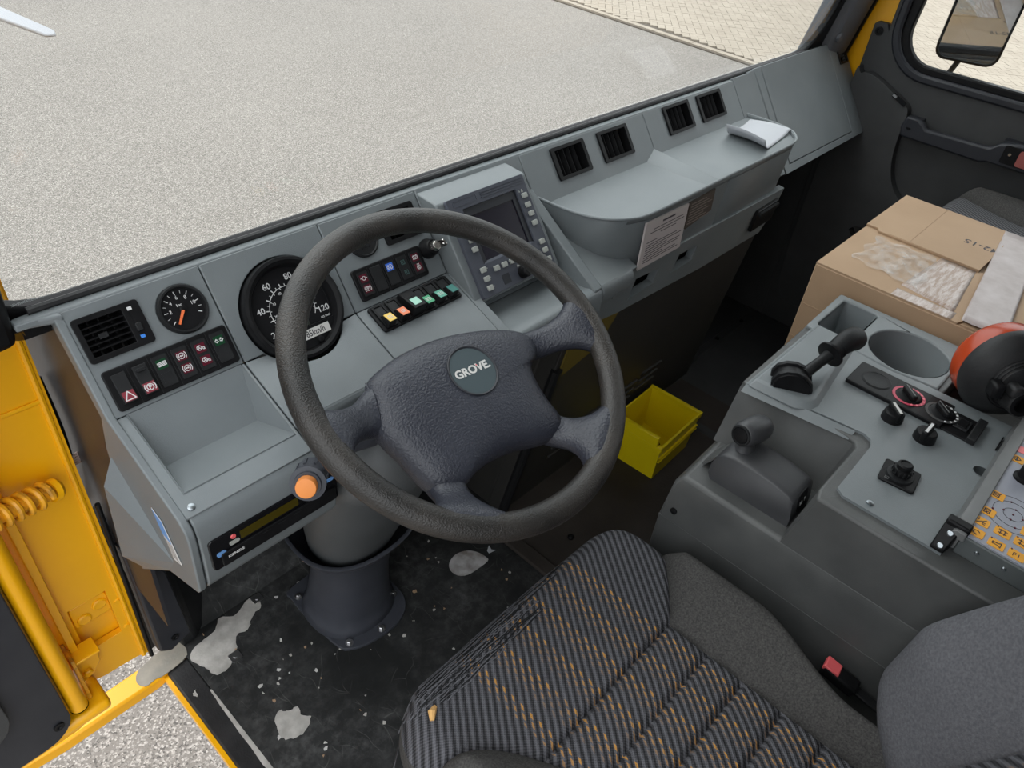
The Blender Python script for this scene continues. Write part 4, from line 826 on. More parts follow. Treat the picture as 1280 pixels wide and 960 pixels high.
def bank(name, label, f, w_, h_, cells, part):
    """row of rocker / lamp inserts in a black frame; f = frame at the centre of the row"""
    t = thing(name, label, 'switch panel', mw=f)
    n = len(cells); cw = w_/n
    MB().prism(rrect(w_ + 0.006, h_, 0.0045, 4), 0, 0.0045).build('row_frame', 'black', t, f, bevel=0.0012)
    for i, cell in enumerate(cells):
        x = -w_/2 + cw*(i+0.5); cf = f @ T((x, 0, 0.0045)); typ = cell[0]
        if i: MB().box(-0.0003, 0.0003, -h_/2 + 0.001, h_/2 - 0.001, 0, 0.0003).build('divider', 'soft_black', t, f @ T((x - cw/2, 0, 0.0045)), smooth=0)
        if typ == 'lamp':
            body = MB().prism(rrect(cw-0.006, h_-0.012, 0.0015, 2), 0, 0.0010).build('indicator', 'soft_black', t, cf, bevel=0.0004)
            for (y, col_, ic, gm) in cell[1]:
                MB().prism(rect(-0.0062, 0.0062, -0.0058, 0.0058), 0.001, 0.0014).build('lens', col_, body, cf @ T((0, y, 0)), smooth=0)
                if ic: icon('symbol', ic, 0.0098, gm, body, cf @ T((0, y, 0)), 0.0015)
            MB().box(-cw/2+0.004, cw/2-0.005, h_/2-0.0063, h_/2-0.0055, 0, 0.0011).build('highlight_rib', 'soft_black', body, cf, smooth=0)
        elif typ == 'rocker':
            L0 = h_ - 0.014
            body = MB().xprism([(-L0/2, 0), (L0/2, 0), (L0/2, 0.0025), (0, 0.0035), (-L0/2, 0.0085)], -cw/2+0.0042, cw/2-0.0042).build('rocker', 'soft_black', t, cf, bevel=0.0008)
            tilt = cf @ T((0, -L0/4, 0.0062)) @ RX(-math.atan2(0.005, L0/2))
            MB().prism(rect(-0.0068, 0.0068, -0.0062, 0.0062), 0, 0.0005).build('lens', cell[1], body, tilt @ T((0, -0.0018, 0)), smooth=0)
            icon('symbol', cell[2], 0.0115, 'glyph', body, tilt @ T((0, -0.0018, 0)), 0.0006)
            if len(cell) > 3: MB().prism(rrect(0.011, 0.0045, 0.002, 3), 0, 0.003).build('lock_tab', 'soft_black', body, cf @ T((0, L0/4+0.003, 0.003)), bevel=0.0006)
        elif typ == 'blank':
            MB().prism(rrect(cw-0.006, h_-0.010, 0.0015, 2), 0, 0.0012).build('blank_insert', 'soft_black', t, cf, bevel=0.0004)
        elif typ == 'cap':
            L0 = h_ - 0.010
            MB().plate(rrect(cw-0.004, L0+0.004, 0.001, 2), [rect(-cw/2+0.005, cw/2-0.005, -L0/2, L0/2)], 0, 0.0025).build('switch_surround', 'black', t, cf)
            body = MB().xprism([(-L0/2, 0), (L0/2, 0), (L0/2, 0.001), (0.002, 0.0018), (-0.002, 0.0085), (-L0/2, 0.0125)], -cw/2+0.0055, cw/2-0.0055).build('rocker', 'soft_black', t, cf, bevel=0.0007)
            a_ = math.atan2(0.0040, L0/2 - 0.002)
            tilt = cf @ T((0, -L0/4 - 0.001, 0.0107)) @ RX(-a_)
            MB().prism(rect(-cw/2+0.0058, cw/2-0.0058, -L0/4 + 0.001, L0/4 - 0.001), -0.001, 0.0007).build('lens', cell[1], body, tilt, bevel=0.0003)
            if cell[2]: icon('symbol', cell[2], 0.009, 'white_label', body, tilt, 0.0008)
        elif typ == 'guard':
            L0 = h_ - 0.006
            body = MB().xprism([(-L0/2, 0), (L0/2, 0), (L0/2, 0.008), (L0/2-0.006, 0.0115), (-L0/2+0.001, 0.020), (-L0/2, 0.018)], -cw/2+0.001, cw/2-0.001).build('guarded_switch', 'black', t, cf, bevel=0.0012)
            tilt = cf @ T((0, -0.004, 0.0165)) @ RX(-math.atan2(0.0085, L0))
            MB().prism(rect(-0.0070, 0.0065, -0.010, 0.004), 0, 0.0006).build('lens', 'cap_mint', body, tilt, bevel=0.0002)
            for k in range(4): MB().lathe([(0.0006, -0.0005), (0.0006, 0.0006)], 6, (-0.0055 + 0.0037*k, 0.0085)).build('guard_dot', 'black', body, tilt)
    return t
R1, G1, B1 = 'label_red', 'label_green', 'label_blue'
bank('switch_row', 'row of six warning lamps and rockers below the vent and pressure gauge', FU(0.2805, 0.1035, 0), 0.149, 0.050,
     [('rocker', 'label_red_light', 'hazard'), ('rocker', 'label_red_light', 'park', 1), ('lamp', [(0.0085, G1, 'trailer', 'glyph'), (-0.0085, 'soft_black', None, None)]),
      ('lamp', [(0.0085, R1, 'abs', 'glyph'), (-0.0075, R1, 'abs', 'glyph')]), ('lamp', [(0.0085, R1, 'axle', 'glyph'), (-0.0075, R1, 'axle', 'glyph')]), ('lamp', [(0.0085, G1, 'arrows', 'glyph')])], None)
bank('switch_row', 'row of five warning lamps with a blue headlight symbol', FU(0.6195, 0.1005, 0), 0.121, 0.047,
     [('lamp', [(0.008, R1, 'converter', 'glyph'), (-0.0075, R1, 'park', 'glyph')]), ('blank',), ('lamp', [(0.009, B1, 'beam', 'glyph')]),
      ('lamp', [(0.008, 'soft_black', 'door', 'dim_glyph'), (-0.0075, 'soft_black', 'door', 'dim_glyph')]), ('lamp', [(0.008, R1, 'battery', 'glyph'), (-0.0075, R1, 'temp', 'glyph')])], None)
bank('rocker_row', 'row of six rocker switches with yellow, orange and green caps', FL(0.631, 0.0265, 0), 0.146, 0.046,
     [('cap', 'cap_yellow', 'door'), ('cap', 'cap_orange', 'door'), ('guard',), ('cap', 'cap_green', 'beam'), ('cap', 'cap_pale', 'beam'), ('cap', 'cap_teal', None)], None)
# ignition
IF = FU(0.699, 0.088, 0)
ig = thing('ignition_switch', 'black ignition lock with a metal key inserted beside the lamp row', 'ignition switch', mw=IF)
MB().lathe([(0.0155, 0), (0.0155, 0.004), (0.0135, 0.007), (0.0125, 0.016), (0.0105, 0.019)], 28).build('lock_barrel', 'black', ig, IF)
MB().lathe([(0.008, 0.019), (0.008, 0.028), (0.0068, 0.030)], 20).build('lock_face', 'chrome', ig, IF)
key = MB().plate(rrect(0.012, 0.020, 0.003, 3), [circ(0.0022, 10, 0, 0.005)], -0.001, 0.001).build('key', 'chrome', ig, IF @ T((0, 0, 0.040)) @ RX(PI/2) @ RY(PI/2 + .5))
# --- display terminal
TF = FU(0.820, 0.113, 0.0345)
tm = thing('display_terminal', 'blue-grey display terminal with dark screen and pale push buttons', 'display', mw=TF)
MB().plate(rrect(0.172, 0.160, 0.003, 3), [rect(-0.060, 0.060, -0.030, 0.060)], 0, 0.007).build('terminal_case', 'terminal', tm, TF, bevel=0.0012)
MB().plate(rect(-0.0602, 0.0602, -0.0302, 0.0602), [rect(-0.050, 0.050, -0.0285, 0.047)], 0.001, 0.0035).build('screen_bezel', 'trim_blue', tm, TF)
MB().prism(rect(-0.0505, 0.0505, -0.029, 0.0475), 0.0004, 0.0015).build('screen', 'screen', tm, TF, smooth=0)
MB().add([(-0.060, -0.030, 0.007), (0.060, -0.030, 0.007), (0.050, -0.0262, 0.0017), (-0.050, -0.0262, 0.0017)], [(0, 1, 2, 3)]).build('bezel_sill', 'terminal', tm, TF, smooth=0, fixn=False)
MB().plate(rrect(0.05, 0.010, 0.001, 2, -0.050, 0.0705), [rrect(0.0485, 0.0085, 0.001, 2, -0.050, 0.0705)], 0.007, 0.0075).build('name_field', 'terminal', tm, TF)
for k in range(3): MB().box(-0.016, 0.080, 0.0665 + 0.004*k, 0.0680 + 0.004*k, 0.007, 0.0082).build('vent_rib', 'terminal', tm, TF, smooth=0)
def tbtn(u, t, wd=0.0105, hd=0.0085): 
    return MB().prism(rrect(wd, hd, 0.0012, 2), 0, 0.0045).build('push_button', 'button', tm, FU(u, t, 0.0415), bevel=0.0008)
for t in (0.067, 0.083, 0.098, 0.114, 0.147, 0.162, 0.178): tbtn(0.8925, t)
for t in (0.070, 0.085, 0.101, 0.116, 0.150, 0.165, 0.180): tbtn(0.7520, t)
for u in (0.779, 0.797, 0.8145, 0.832, 0.850): tbtn(u, 0.156)
MB().prism(rrect(0.014, 0.0035, 0.0008, 2), 0, 0.001).build('led_strip', 'button', tm, FU(0.829, 0.167, 0.0415))
for t in (0.150, 0.165, 0.180): MB().lathe([(0.0012, 0), (0.0010, 0.0008)], 8).build('led', 'button', tm, FU(0.7615, t, 0.0415))
for k in range(2): MB().prism([(-0.002, -0.002), (0.002, -0.002), (0, 0.003)], 0, 0.0004).build('symbol', 'button', tm, FU(0.886 + 0.006*k, 0.0585, 0.0415) @ Matrix.Scale(0.7 + 0.4*k, 4))
MB().lathe([(0.0105, 0), (0.0105, 0.003), (0.0095, 0.0035), (0.009, 0.013), (0.0075, 0.0145)], 24).build('rotary_knob', 'black', tm, FU(0.829, 0.180, 0.0415))
MB().prism(rrect(0.016, 0.016, 0.001, 2), 0, 0.0004).build('slot_cover', 'trim_blue', tm, FU(0.792, 0.178, 0.0415))
# --- tachograph
XF = frame((0.295, 0.5905, 0.661), (1, 0, 0), (0, 0.03, 1), (0, -1, 0.03))
tg = thing('tachograph', 'black slot-in tachograph with small buttons below the storage pocket', 'tachograph', mw=XF)
MB().prism(rrect(0.178, 0.050, 0.005, 3), -0.004, 0.0045).build('front_plate', 'black_gloss', tg, XF, bevel=0.001)
MB().prism(rect(-0.050, 0.030, 0.004, 0.017), 0.0045, 0.0052).build('display_window', 'amber', tg, XF)
MB().prism(rrect(0.162, 0.021, 0.003, 3, 0.003, -0.0115), 0.0045, 0.0075).build('drawer', 'black', tg, XF, bevel=0.0008)
text('maker_name', 'KIENZLE', 0.0055, 'glyph', tg, XF @ T((-0.060, -0.0095, 0.0076)), 0.0001)
for k in range(3): MB().box(-0.024 + 0.022*k, -0.013 + 0.022*k, -0.0055, -0.0050, 0.0075, 0.0082).build('drawer_mark', 'soft_black', tg, XF)
MB().lathe([(0.0035, 0.0045), (0.003, 0.0058)], 14, (-0.0585, 0.015)).build('red_button', 'buckle_red', tg, XF)
MB().prism(rrect(0.013, 0.0055, 0.0025, 3, -0.0585, 0.0062), 0.0045, 0.0058).build('grey_button', 'button', tg, XF)
MB().prism(rrect(0.012, 0.0065, 0.0030, 3, -0.0765, -0.001), 0.0045, 0.0058).build('blue_button', 'sticker_blue', tg, XF)
MB().prism(rrect(0.012, 0.0055, 0.0025, 3, 0.058, 0.0125), 0.0045, 0.0058).build('grey_button', 'button', tg, XF)
MB().prism(rrect(0.011, 0.0055, 0.0025, 3, 0.078, 0.015), 0.0045, 0.0058).build('blue_button', 'sticker_blue', tg, XF)
# orange push knob in front of the housing (light / wiper stalk)
sd_ = Vector((-0.52, -0.60, 0.42)).normalized(); sk1 = Vector((0.3048, 0.5248, 0.7630))
SFm = T(sk1) @ sd_.to_track_quat('Z', 'Y').to_matrix().to_4x4()
sw = thing('indicator_stalk', 'black column stalk with an orange push button end', 'stalk', mw=SFm)
MB().lathe([(0.0150, -0.052), (0.0185, -0.046), (0.0185, -0.04), (0.0175, -0.022), (0.0178, -0.012), (0.0205, -0.010), (0.0205, -0.005), (0.0155, -0.004), (0.0150, 0.0)], 28).build('stalk_body', 'column', sw, SFm)
for k in range(10):
    a = 2*PI*k/10; MB().box(0.017, 0.0195, -0.0015, 0.0015, -0.044, -0.024).build('grip_rib', 'column', sw, SFm @ RZ(a), smooth=0)
MB().tube(smoothcurve([sk1 - sd_*0.046, (0.352, 0.562, 0.742), (0.392, 0.566, 0.738), (0.440, 0.560, 0.730)], 5), 0.0105, 14).build('stalk_arm', 'column', sw)
MB().lathe([(0.0118, -0.002), (0.0120, 0.010), (0.0112, 0.0125), (0.009, 0.0132)], 28).build('push_button', 'knob_orange', sw, SFm)

# ================================================================ STEERING WHEEL
aW = math.radians(61); nW = Vector((0, -math.cos(aW), math.sin(aW))); uW = Vector((0, math.sin(aW), math.cos(aW)))
WC = Vector((0.531, 0.508, 0.835)); WF = frame(WC, X1, uW, nW)
wh = thing('steering_wheel', 'large four-spoke steering wheel with worn grey-brown rim and dark blue centre pad', 'steering wheel', mw=WF)
mb = MB(); n1, n2 = 96, 16
rings = []
for i in range(n1):
    a = 2*PI*i/n1
    rings.append([((0.2105 + 0.0170*math.cos(b))*math.cos(a), (0.2105 + 0.0170*math.cos(b))*math.sin(a), 0.0155*math.sin(b)) for b in [2*PI*j/n2 for j in range(n2)]])
rings.append(rings[0]); mb.loft(rings, cap=False)
rim = mb.build('rim', 'rim', wh, WF); bmr = bmesh.new(); bmr.from_mesh(rim.data); bmesh.ops.remove_doubles(bmr, verts=bmr.verts, dist=1e-5); bmesh.ops.recalc_face_normals(bmr, faces=bmr.faces); bmr.to_mesh(rim.data); bmr.free(); rim.data.shade_smooth()
pad = [(-.112,.042),(-.122,.020),(-.134,-.006),(-.138,-.022),(-.132,-.052),(-.128,-.085),(-.122,-.106),(-.105,-.118),(-.083,-.123),(-.060,-.117),(-.030,-.116),(.010,-.122),(.045,-.134),(.067,-.138),(.085,-.133),(.092,-.120),(.091,-.095),(.095,-.065),(.104,-.042),(.122,-.034),(.134,-.020),(.133,-.004),(.118,.012),(.090,.027),(.055,.040),(.015,.050),(-.03,.055),(-.075,.053)]
pc = smoothcurve([(x, y, 0) for x, y in pad], 3, True); cx, cy = -0.004, -0.040
def padring(k, z): return [(cx + (p_.x-cx)*k, cy + (p_.y-cy)*k, z) for p_ in pc]
mb = MB(); mb.loft([padring(0.80, -0.075), padring(0.93, -0.066), padring(0.985, -0.052), padring(1.0, -0.040), padring(0.985, -0.031), padring(0.94, -0.0245), padring(0.86, -0.0195), padring(0.72, -0.0155), padring(0.55, -0.0135), padring(0.3, -0.0125), padring(0.12, -0.0125)])
ob = mb.build('centre_pad', 'pad', wh, WF, smooth=60); tag(ob, 'soft dark blue-grey horn pad')
# raised flank on the pad's lower left
def spoke(p0, p1, q0, q1, z0, z1, name='spoke'):
    """blend from the pad edge p0-p1 to the rim arc q0-q1"""
    p0, p1, q0, q1 = [Vector((*p_, 0)) for p_ in (p0, p1, q0, q1)]
    rings = []; N = 12
    for i in range(N+1):
        t = i/N; a = p0.lerp(q0, t); b = p1.lerp(q1, t); m_ = (a+b)/2
        neck = 1 - 0.30*math.sin(PI*min(t*1.15, 1)); fl_ = 1 + 0.40*max(0, t-0.62)/0.38*max(0, t-0.62)/0.38
        hw = (b-a).length/2*neck*fl_; dr = (b-a).normalized(); th_ = (0.019*(1-t) + 0.0125*t)
        z = z0 + (z1-z0)*(t*t*(3-2*t)); ring = []
        for j in range(14):
            ph = 2*PI*j/14; cc, ss = math.cos(ph), math.sin(ph)
            ring.append(m_ + dr*(hw*math.copysign(abs(cc)**0.7, cc)) + Vector((0, 0, z + th_*math.copysign(abs(ss)**0.8, ss))))
        rings.append(ring)
    return MB().loft(rings).build(name, 'pad', wh, WF, smooth=60)
spoke((-.110,.040), (-.134,-.020), (-.208,.024), (-.205,-.032), -0.043, 0.0)
spoke((.116,.008), (.124,-.034), (.207,.000), (.196,-.078), -0.043, 0.0)
spoke((.092,-.114), (.055,-.134), (.142,-.148), (.056,-.200), -0.043, 0.0)
spoke((-.122,-.100), (-.080,-.121), (-.163,-.128), (-.080,-.192), -0.043, 0.0)
for pts_s in ([(-.112,.043,-.034),(-.119,.024,-.029),(-.128,.004,-.031),(-.137,-.020,-.040)], [(.119,.010,-.036),(.131,-.006,-.032),(.134,-.020,-.034),(.122,-.034,-.040)], [(.093,-.112,-.040),(.089,-.124,-.033),(.078,-.133,-.034),(.055,-.136,-.044)], [(-.124,-.097,-.040),(-.116,-.109,-.032),(-.098,-.118,-.032),(-.078,-.121,-.042)]):
    MB().tube(smoothcurve(pts_s, 5), 0.0011, 6).build('pad_seam', 'pad', wh, WF)
EF = WF @ T((0.008, -0.012, -0.0125))
em = MB().lathe([(0.0345, -0.004), (0.0345, 0.0016), (0.0335, 0.0022), (0.0318, 0.0012), (0.0316, 0.0002)], 48, cap=False).build('emblem_ring', 'trim_blue', wh, EF)
MB().lathe([(0.0318, -0.004), (0.0318, 0.0006), (0.001, 0.0008)], 48).build('emblem_disc', 'emblem', em, EF)
text('emblem_text', 'GROVE.', 0.0150, 'white_label', em, EF @ T((0.0, 0.001, 0.0011)) @ RZ(-0.10), 0.0005, ax=1.04)
MB().prism([(-0.0012, 0.0015), (0.0012, 0.0015), (0, -0.001)], 0.0011, 0.0014).build('emblem_mark', 'buckle_red', em, EF @ T((0.0085, 0.0035, 0)) @ RZ(-0.115))
# ================================================================ STEERING COLUMN
sc_ = thing('steering_column', 'dark grey steering column with flared boot bolted to the floor', 'steering column', (0.54, 0.81, 0))
def ell(c, rx, ry, rot=None, n=36, sq=0.85):
    r = []
    for j in range(n):
        a = 2*PI*j/n; ca, sa = math.cos(a), math.sin(a)
        v_ = Vector((rx*math.copysign(abs(ca)**sq, ca), ry*math.copysign(abs(sa)**sq, sa), 0))
        if rot is not None: v_ = Matrix.Rotation(rot, 3, 'X') @ v_
        r.append(Vector(c) + v_)
    return r
hub = WC - nW*0.06
mb = MB(); mb.loft([ell(WC - nW*0.055, 0.045, 0.045, PI/2-aW), ell(WC - nW*0.10, 0.05, 0.05, PI/2-aW)]); mb.build('column_hub', 'black', sc_)
mb = MB(); mb.loft([ell((0.500, 0.560, 0.735), 0.075, 0.045, 0.5), ell((0.500, 0.568, 0.69), 0.105, 0.060, 0.45), ell((0.503, 0.650, 0.60), 0.112, 0.082, 0.35), ell((0.510, 0.700, 0.48), 0.105, 0.080, 0.25), ell((0.518, 0.745, 0.36), 0.090, 0.074, 0.15), ell((0.522, 0.765, 0.29), 0.080, 0.066, 0.08)])
mb.build('column_shroud', 'shroud', sc_, smooth=60)
MB().lathe([(0.012, 0), (0.012, 0.004), (0.008, 0.006)], 20).build('adjust_knob', 'black', sc_, T((0.442, 0.515, 0.722)) @ RX(0.6))
# boot: flared collar, waist, foot
mb = MB(); mb.loft([ell((0.532, 0.775, 0.325), 0.118, 0.100, 0.10), ell((0.532, 0.775, 0.322), 0.124, 0.106, 0.10), ell((0.533, 0.778, 0.300), 0.116, 0.098, 0.10), ell((0.535, 0.785, 0.265), 0.090, 0.080), ell((0.537, 0.79, 0.235), 0.076, 0.070), ell((0.538, 0.80, 0.15), 0.074, 0.070), ell((0.540, 0.815, 0.06), 0.080, 0.078), ell((0.541, 0.82, 0.020), 0.086, 0.084), ell((0.541, 0.82, 0.006), 0.094, 0.092)], cap=False)
o = mb.build('column_boot', 'column', sc_, smooth=60); so = o.modifiers.new('s', 'SOLIDIFY'); so.thickness = 0.004; so.offset = -1
for k in range(3): MB().loft([ell((0.5345, 0.783, 0.281 - 0.012*k), 0.1015 - 0.0098*k, 0.0892 - 0.0075*k), ell((0.5345, 0.783, 0.276 - 0.012*k), 0.1035 - 0.0098*k, 0.0912 - 0.0075*k), ell((0.5345, 0.783, 0.271 - 0.012*k), 0.0985 - 0.0098*k, 0.0862 - 0.0075*k)], cap=False).build('boot_fold', 'column', sc_, smooth=60)
FP = [(0.470, 0.925), (0.455, 0.90), (0.452, 0.83), (0.458, 0.745), (0.475, 0.722), (0.51, 0.708), (0.565, 0.703), (0.60, 0.712), (0.625, 0.735), (0.634, 0.775), (0.634, 0.89), (0.62, 0.925)]
fpc = [(p_.x, p_.y) for p_ in smoothcurve([(x, y, 0) for x, y in FP], 4, True)]
MB().plate(fpc, [], 0, 0.008).build('base_flange', 'column', sc_, bevel=0.003)
for x, y in ((0.468, 0.895), (0.478, 0.735), (0.545, 0.716), (0.617, 0.765)):
    b = MB().lathe([(0.0085, 0.008), (0.0085, 0.0095)], 16, (x, y)); b.lathe([(0.0055, 0.0095), (0.0055, 0.0145), (0.004, 0.0155)], 6, (x, y)); b.build('flange_bolt', 'steel', sc_)
# ================================================================ CONTROL CONSOLE BETWEEN THE SEATS
cn = thing('control_console', 'tall grey plastic control console between the seats with tray and cup holder', 'console', (1.1, 0.1, 0))
def cvert(poly, z0, z1): return MB().prism(poly, z0, z1)
# lower body: front leans a little; the ledge for the gear selector is cut into its front-left corner
mb = MB(); mb.loft([[(0.845, -0.62, 0.006), (0.845, 0.345, 0.006), (1.385, 0.365, 0.006), (1.385, -0.62, 0.006)], [(0.837, -0.62, 0.46), (0.835, 0.337, 0.46), (1.390, 0.352, 0.46), (1.390, -0.62, 0.46)], [(0.837, -0.62, 0.545), (0.836, 0.328, 0.545), (1.392, 0.345, 0.545), (1.392, -0.62, 0.545)], [(0.840, -0.62, 0.562), (0.842, 0.318, 0.562), (1.392, 0.340, 0.562), (1.392, -0.62, 0.562)]])
mb.build('console_body', 'console', cn, bevel=0.006, seg=3)
MB().box(0.8345, 0.8375, -0.6, 0.336, 0.463, 0.4645).build('body_seam', 'console', cn)
MB().lathe([(0.006, 0), (0.006, 0.0025), (0.0035, 0.0035)], 12).build('body_screw', 'black', cn, T((0.835, 0.312, 0.49)) @ RY(-PI/2))
# upper block: L-shaped in plan, wall rises behind the ledge
upo = [(0.995, 0.331), (1.388, 0.339), (1.392, -0.62), (0.842, -0.62), (0.842, 0.128), (0.862, 0.134), (0.985, 0.134), (0.998, 0.140), (1.002, 0.152)]
bot = [(0.955, 0.331), (1.390, 0.341), (1.392, -0.62), (0.838, -0.62), (0.838, 0.146), (0.860, 0.150), (0.960, 0.150), (0.972, 0.156), (0.975, 0.170)]
cup_c = (1.292, 0.169)
mb = MB(); mb.loft([[(x, y, 0.56) for x, y in bot], [(x, y, 0.658) for x, y in upo]], cap=False)
mb.build('upper_wall', 'console', cn, smooth=30)
holes = [circ(0.0675, 48, *cup_c), rrect(0.122, 0.068, 0.008, 3, 1.308, 0.288), rect(1.228, 1.382, -0.10, 0.086), circ(0.0118, 24, 1.073, -0.019)]
MB().plate(upo, holes, 0.646, 0.666).build('console_top', 'console', cn, bevel=0.004, seg=3)
# lighter insert plate carrying the controls
ins = [(0.988, 0.322), (1.232, 0.322), (1.232, 0.25), (1.245, 0.246), (1.226, 0.21), (1.214, 0.169), (1.222, 0.125), (1.222, -0.03), (0.869, -0.03), (0.869, 0.104), (0.878, 0.116), (1.000, 0.118), (1.014, 0.124), (1.020, 0.137), (1.012, 0.20)]
ip = MB().plate(ins, [circ(0.0115, 24, 1.073, -0.019)], 0.660, 0.6705).build('control_plate', 'plate', cn, bevel=0.003, seg=3); tag(ip, 'pale grey insert plate carrying the knobs')
MB().lathe([(0.0125, 0.655), (0.0125, 0.6712), (0.0115, 0.6712), (0.0115, 0.655)], 24, (1.073, -0.019), cap=False).build('hole_rim', 'plate', ip)
MB().lathe([(0.0122, 0.666), (0.0122, 0.60), (0.001, 0.60)], 24, (1.073, -0.019), cap=False).build('hole_bore', 'console', ip, fixn=False)
MB().plate([(1.228, 0.334), (1.386, 0.338), (1.389, 0.095), (1.224, 0.095), (1.214, 0.169)], [circ(0.0675, 48, *cup_c), rrect(0.122, 0.068, 0.008, 3, 1.308, 0.288)], 0.66, 0.672).build('tray_rim', 'plate', cn, bevel=0.004, seg=3)
hm = MB(); hm.loft([[(0.984, 0.320, 0.668), (1.240, 0.320, 0.668), (1.238, 0.252, 0.668), (1.222, 0.238, 0.668), (1.10, 0.222, 0.668), (1.024, 0.212, 0.668), (1.006, 0.216, 0.668), (0.990, 0.24, 0.668)], [(0.998, 0.314, 0.681), (1.232, 0.314, 0.681), (1.228, 0.262, 0.681), (1.212, 0.250, 0.681), (1.10, 0.236, 0.681), (1.03, 0.226, 0.681), (1.014, 0.230, 0.681), (1.004, 0.245, 0.681)]])
hm.build('raised_pad', 'plate', ip, bevel=0.004, seg=3)
# left skirt of the plate
MB().loft([[(0.976, 0.322, 0.6605), (0.990, 0.322, 0.6708), (0.990, 0.322, 0.6605)], [(1.000, 0.150, 0.6605), (1.014, 0.148, 0.6708), (1.014, 0.148, 0.6605)]]).build('plate_skirt', 'plate', ip)
cupm = MB(); cupm.lathe([(0.0665, 0.670), (0.064, 0.655), (0.056, 0.51), (0.052, 0.506), (0.002, 0.506)], 48, cup_c, cap=False)
o = cupm.build('cup_holder', 'plate', cn, fixn=False); tag(o, 'deep round grey cup holder'); 
tr = MB(); rr = lambda z, g: [(x, y, z) for x, y in rrect(0.118 - 2*g, 0.064 - 2*g, 0.008, 3, 1.308, 0.288)]
tr.loft([rr(0.670, 0), rr(0.655, 0.002), rr(0.596, 0.006), rr(0.594, 0.010)], cap=False); nn_ = len(rr(0, 0)); tr.f.append(tuple(len(tr.v) - nn_ + j for j in range(nn_)))
o = tr.build('coin_tray', 'plate', cn, fixn=False); tag(o, 'rectangular grey storage tray')
# dark pit where the beacon is wedged
MB().box(1.226, 1.384, -0.12, 0.088, 0.59, 0.594).build('pit_floor', 'console', cn)
MB().box(1.226, 1.384, 0.086, 0.088, 0.594, 0.655).build('pit_wall', 'console', cn); MB().box(1.224, 1.2265, -0.12, 0.086, 0.594, 0.655).build('pit_wall', 'console', cn); MB().box(1.383, 1.3855, -0.12, 0.086, 0.594, 0.655).build('pit_wall', 'console', cn)
MB().lathe([(0.0045, 0.6705), (0.0045, 0.673), (0.0025, 0.674)], 14, (0.883, 0.072)).build('plate_screw', 'screw', ip)
MB().box(1.140, 1.175, -0.0205, -0.0185, 0.670, 0.676).build('plate_slot', 'black', ip)

# --- gear selector on the ledge
gs = thing('gear_selector', 'grey gear selector housing with a stubby knob on the console ledge', 'gear selector', (0.90, 0.24, 0.562))
prof = [(0.286, 0.0), (0.292, 0.012), (0.292, 0.032), (0.287, 0.050), (0.277, 0.060), (0.258, 0.065), (0.230, 0.066), (0.195, 0.062), (0.168, 0.056), (0.158, 0.050), (0.1525, 0.018), (0.152, 0.0)]
rings = []
for x, k in ((0.869, 0.93), (0.872, 0.975), (0.880, 1.0), (0.925, 1.0), (0.933, 0.975), (0.937, 0.93)):
    rings.append([(x, 0.226 + (y-0.226)*(0.97+0.03*k if k < 1 else 1), 0.5615 + z*k) for y, z in prof])
MB().loft(rings).build('selector_housing', 'selector', gs, smooth=50)
MB().loft([[(0.884, 0.312, 0.5665), (0.930, 0.312, 0.5665), (0.930, 0.290, 0.600), (0.884, 0.290, 0.600)], [(0.884, 0.307, 0.5665), (0.930, 0.307, 0.5665), (0.930, 0.286, 0.602), (0.884, 0.286, 0.602)]]).build('housing_nose', 'console', gs)
KM = T((0.903, 0.262, 0.626))
MB().loft([[(x*0.018, y*0.015, 0.0) for x, y in circ(1, 16)], [(x*0.013, y*0.011, 0.012) for x, y in circ(1, 16)], [(x*0.012, y*0.012, 0.022) for x, y in circ(1, 16)]]).build('lever_neck', 'selector', gs, KM)
kd = Vector((-0.93, 0.18, 0.12)).normalized(); KK = T((0.912, 0.262, 0.656)) @ kd.to_track_quat('Z', 'Y').to_matrix().to_4x4()
MB().lathe([(0.010, -0.030), (0.017, -0.027), (0.0205, -0.018), (0.0215, 0.0), (0.0205, 0.020), (0.0185, 0.028), (0.0165, 0.030)], 28).build('lever_knob', 'selector', gs, KK)
MB().lathe([(0.0165, 0.029), (0.0160, 0.0325), (0.0135, 0.0330), (0.0125, 0.031)], 28, cap=False).build('button_ring', 'soft_black', gs, KK)
MB().lathe([(0.0125, 0.029), (0.0120, 0.0325), (0.006, 0.034)], 24).build('side_button', 'black', gs, KK)
GWf = frame((0.912, 0.1545, 0.588), (0, -1, 0), (0, 0, 1), (-1, 0, 0))
pw = frame((0.903, 0.1555, 0.5955), (1, 0, 0), Vector((0, 0.18, 1)).normalized(), X1.cross(Vector((0, 0.18, 1)).normalized()))
o = MB().prism(rrect(0.030, 0.034, 0.004, 3), -0.004, 0.0016).build('rocker_window', 'black', gs, pw, bevel=0.0008)
text('rocker_letters', 'M  F', 0.0105, 'glyph', o, pw @ T((0, -0.003, 0.0018)) @ RZ(0.1), 0.0001)

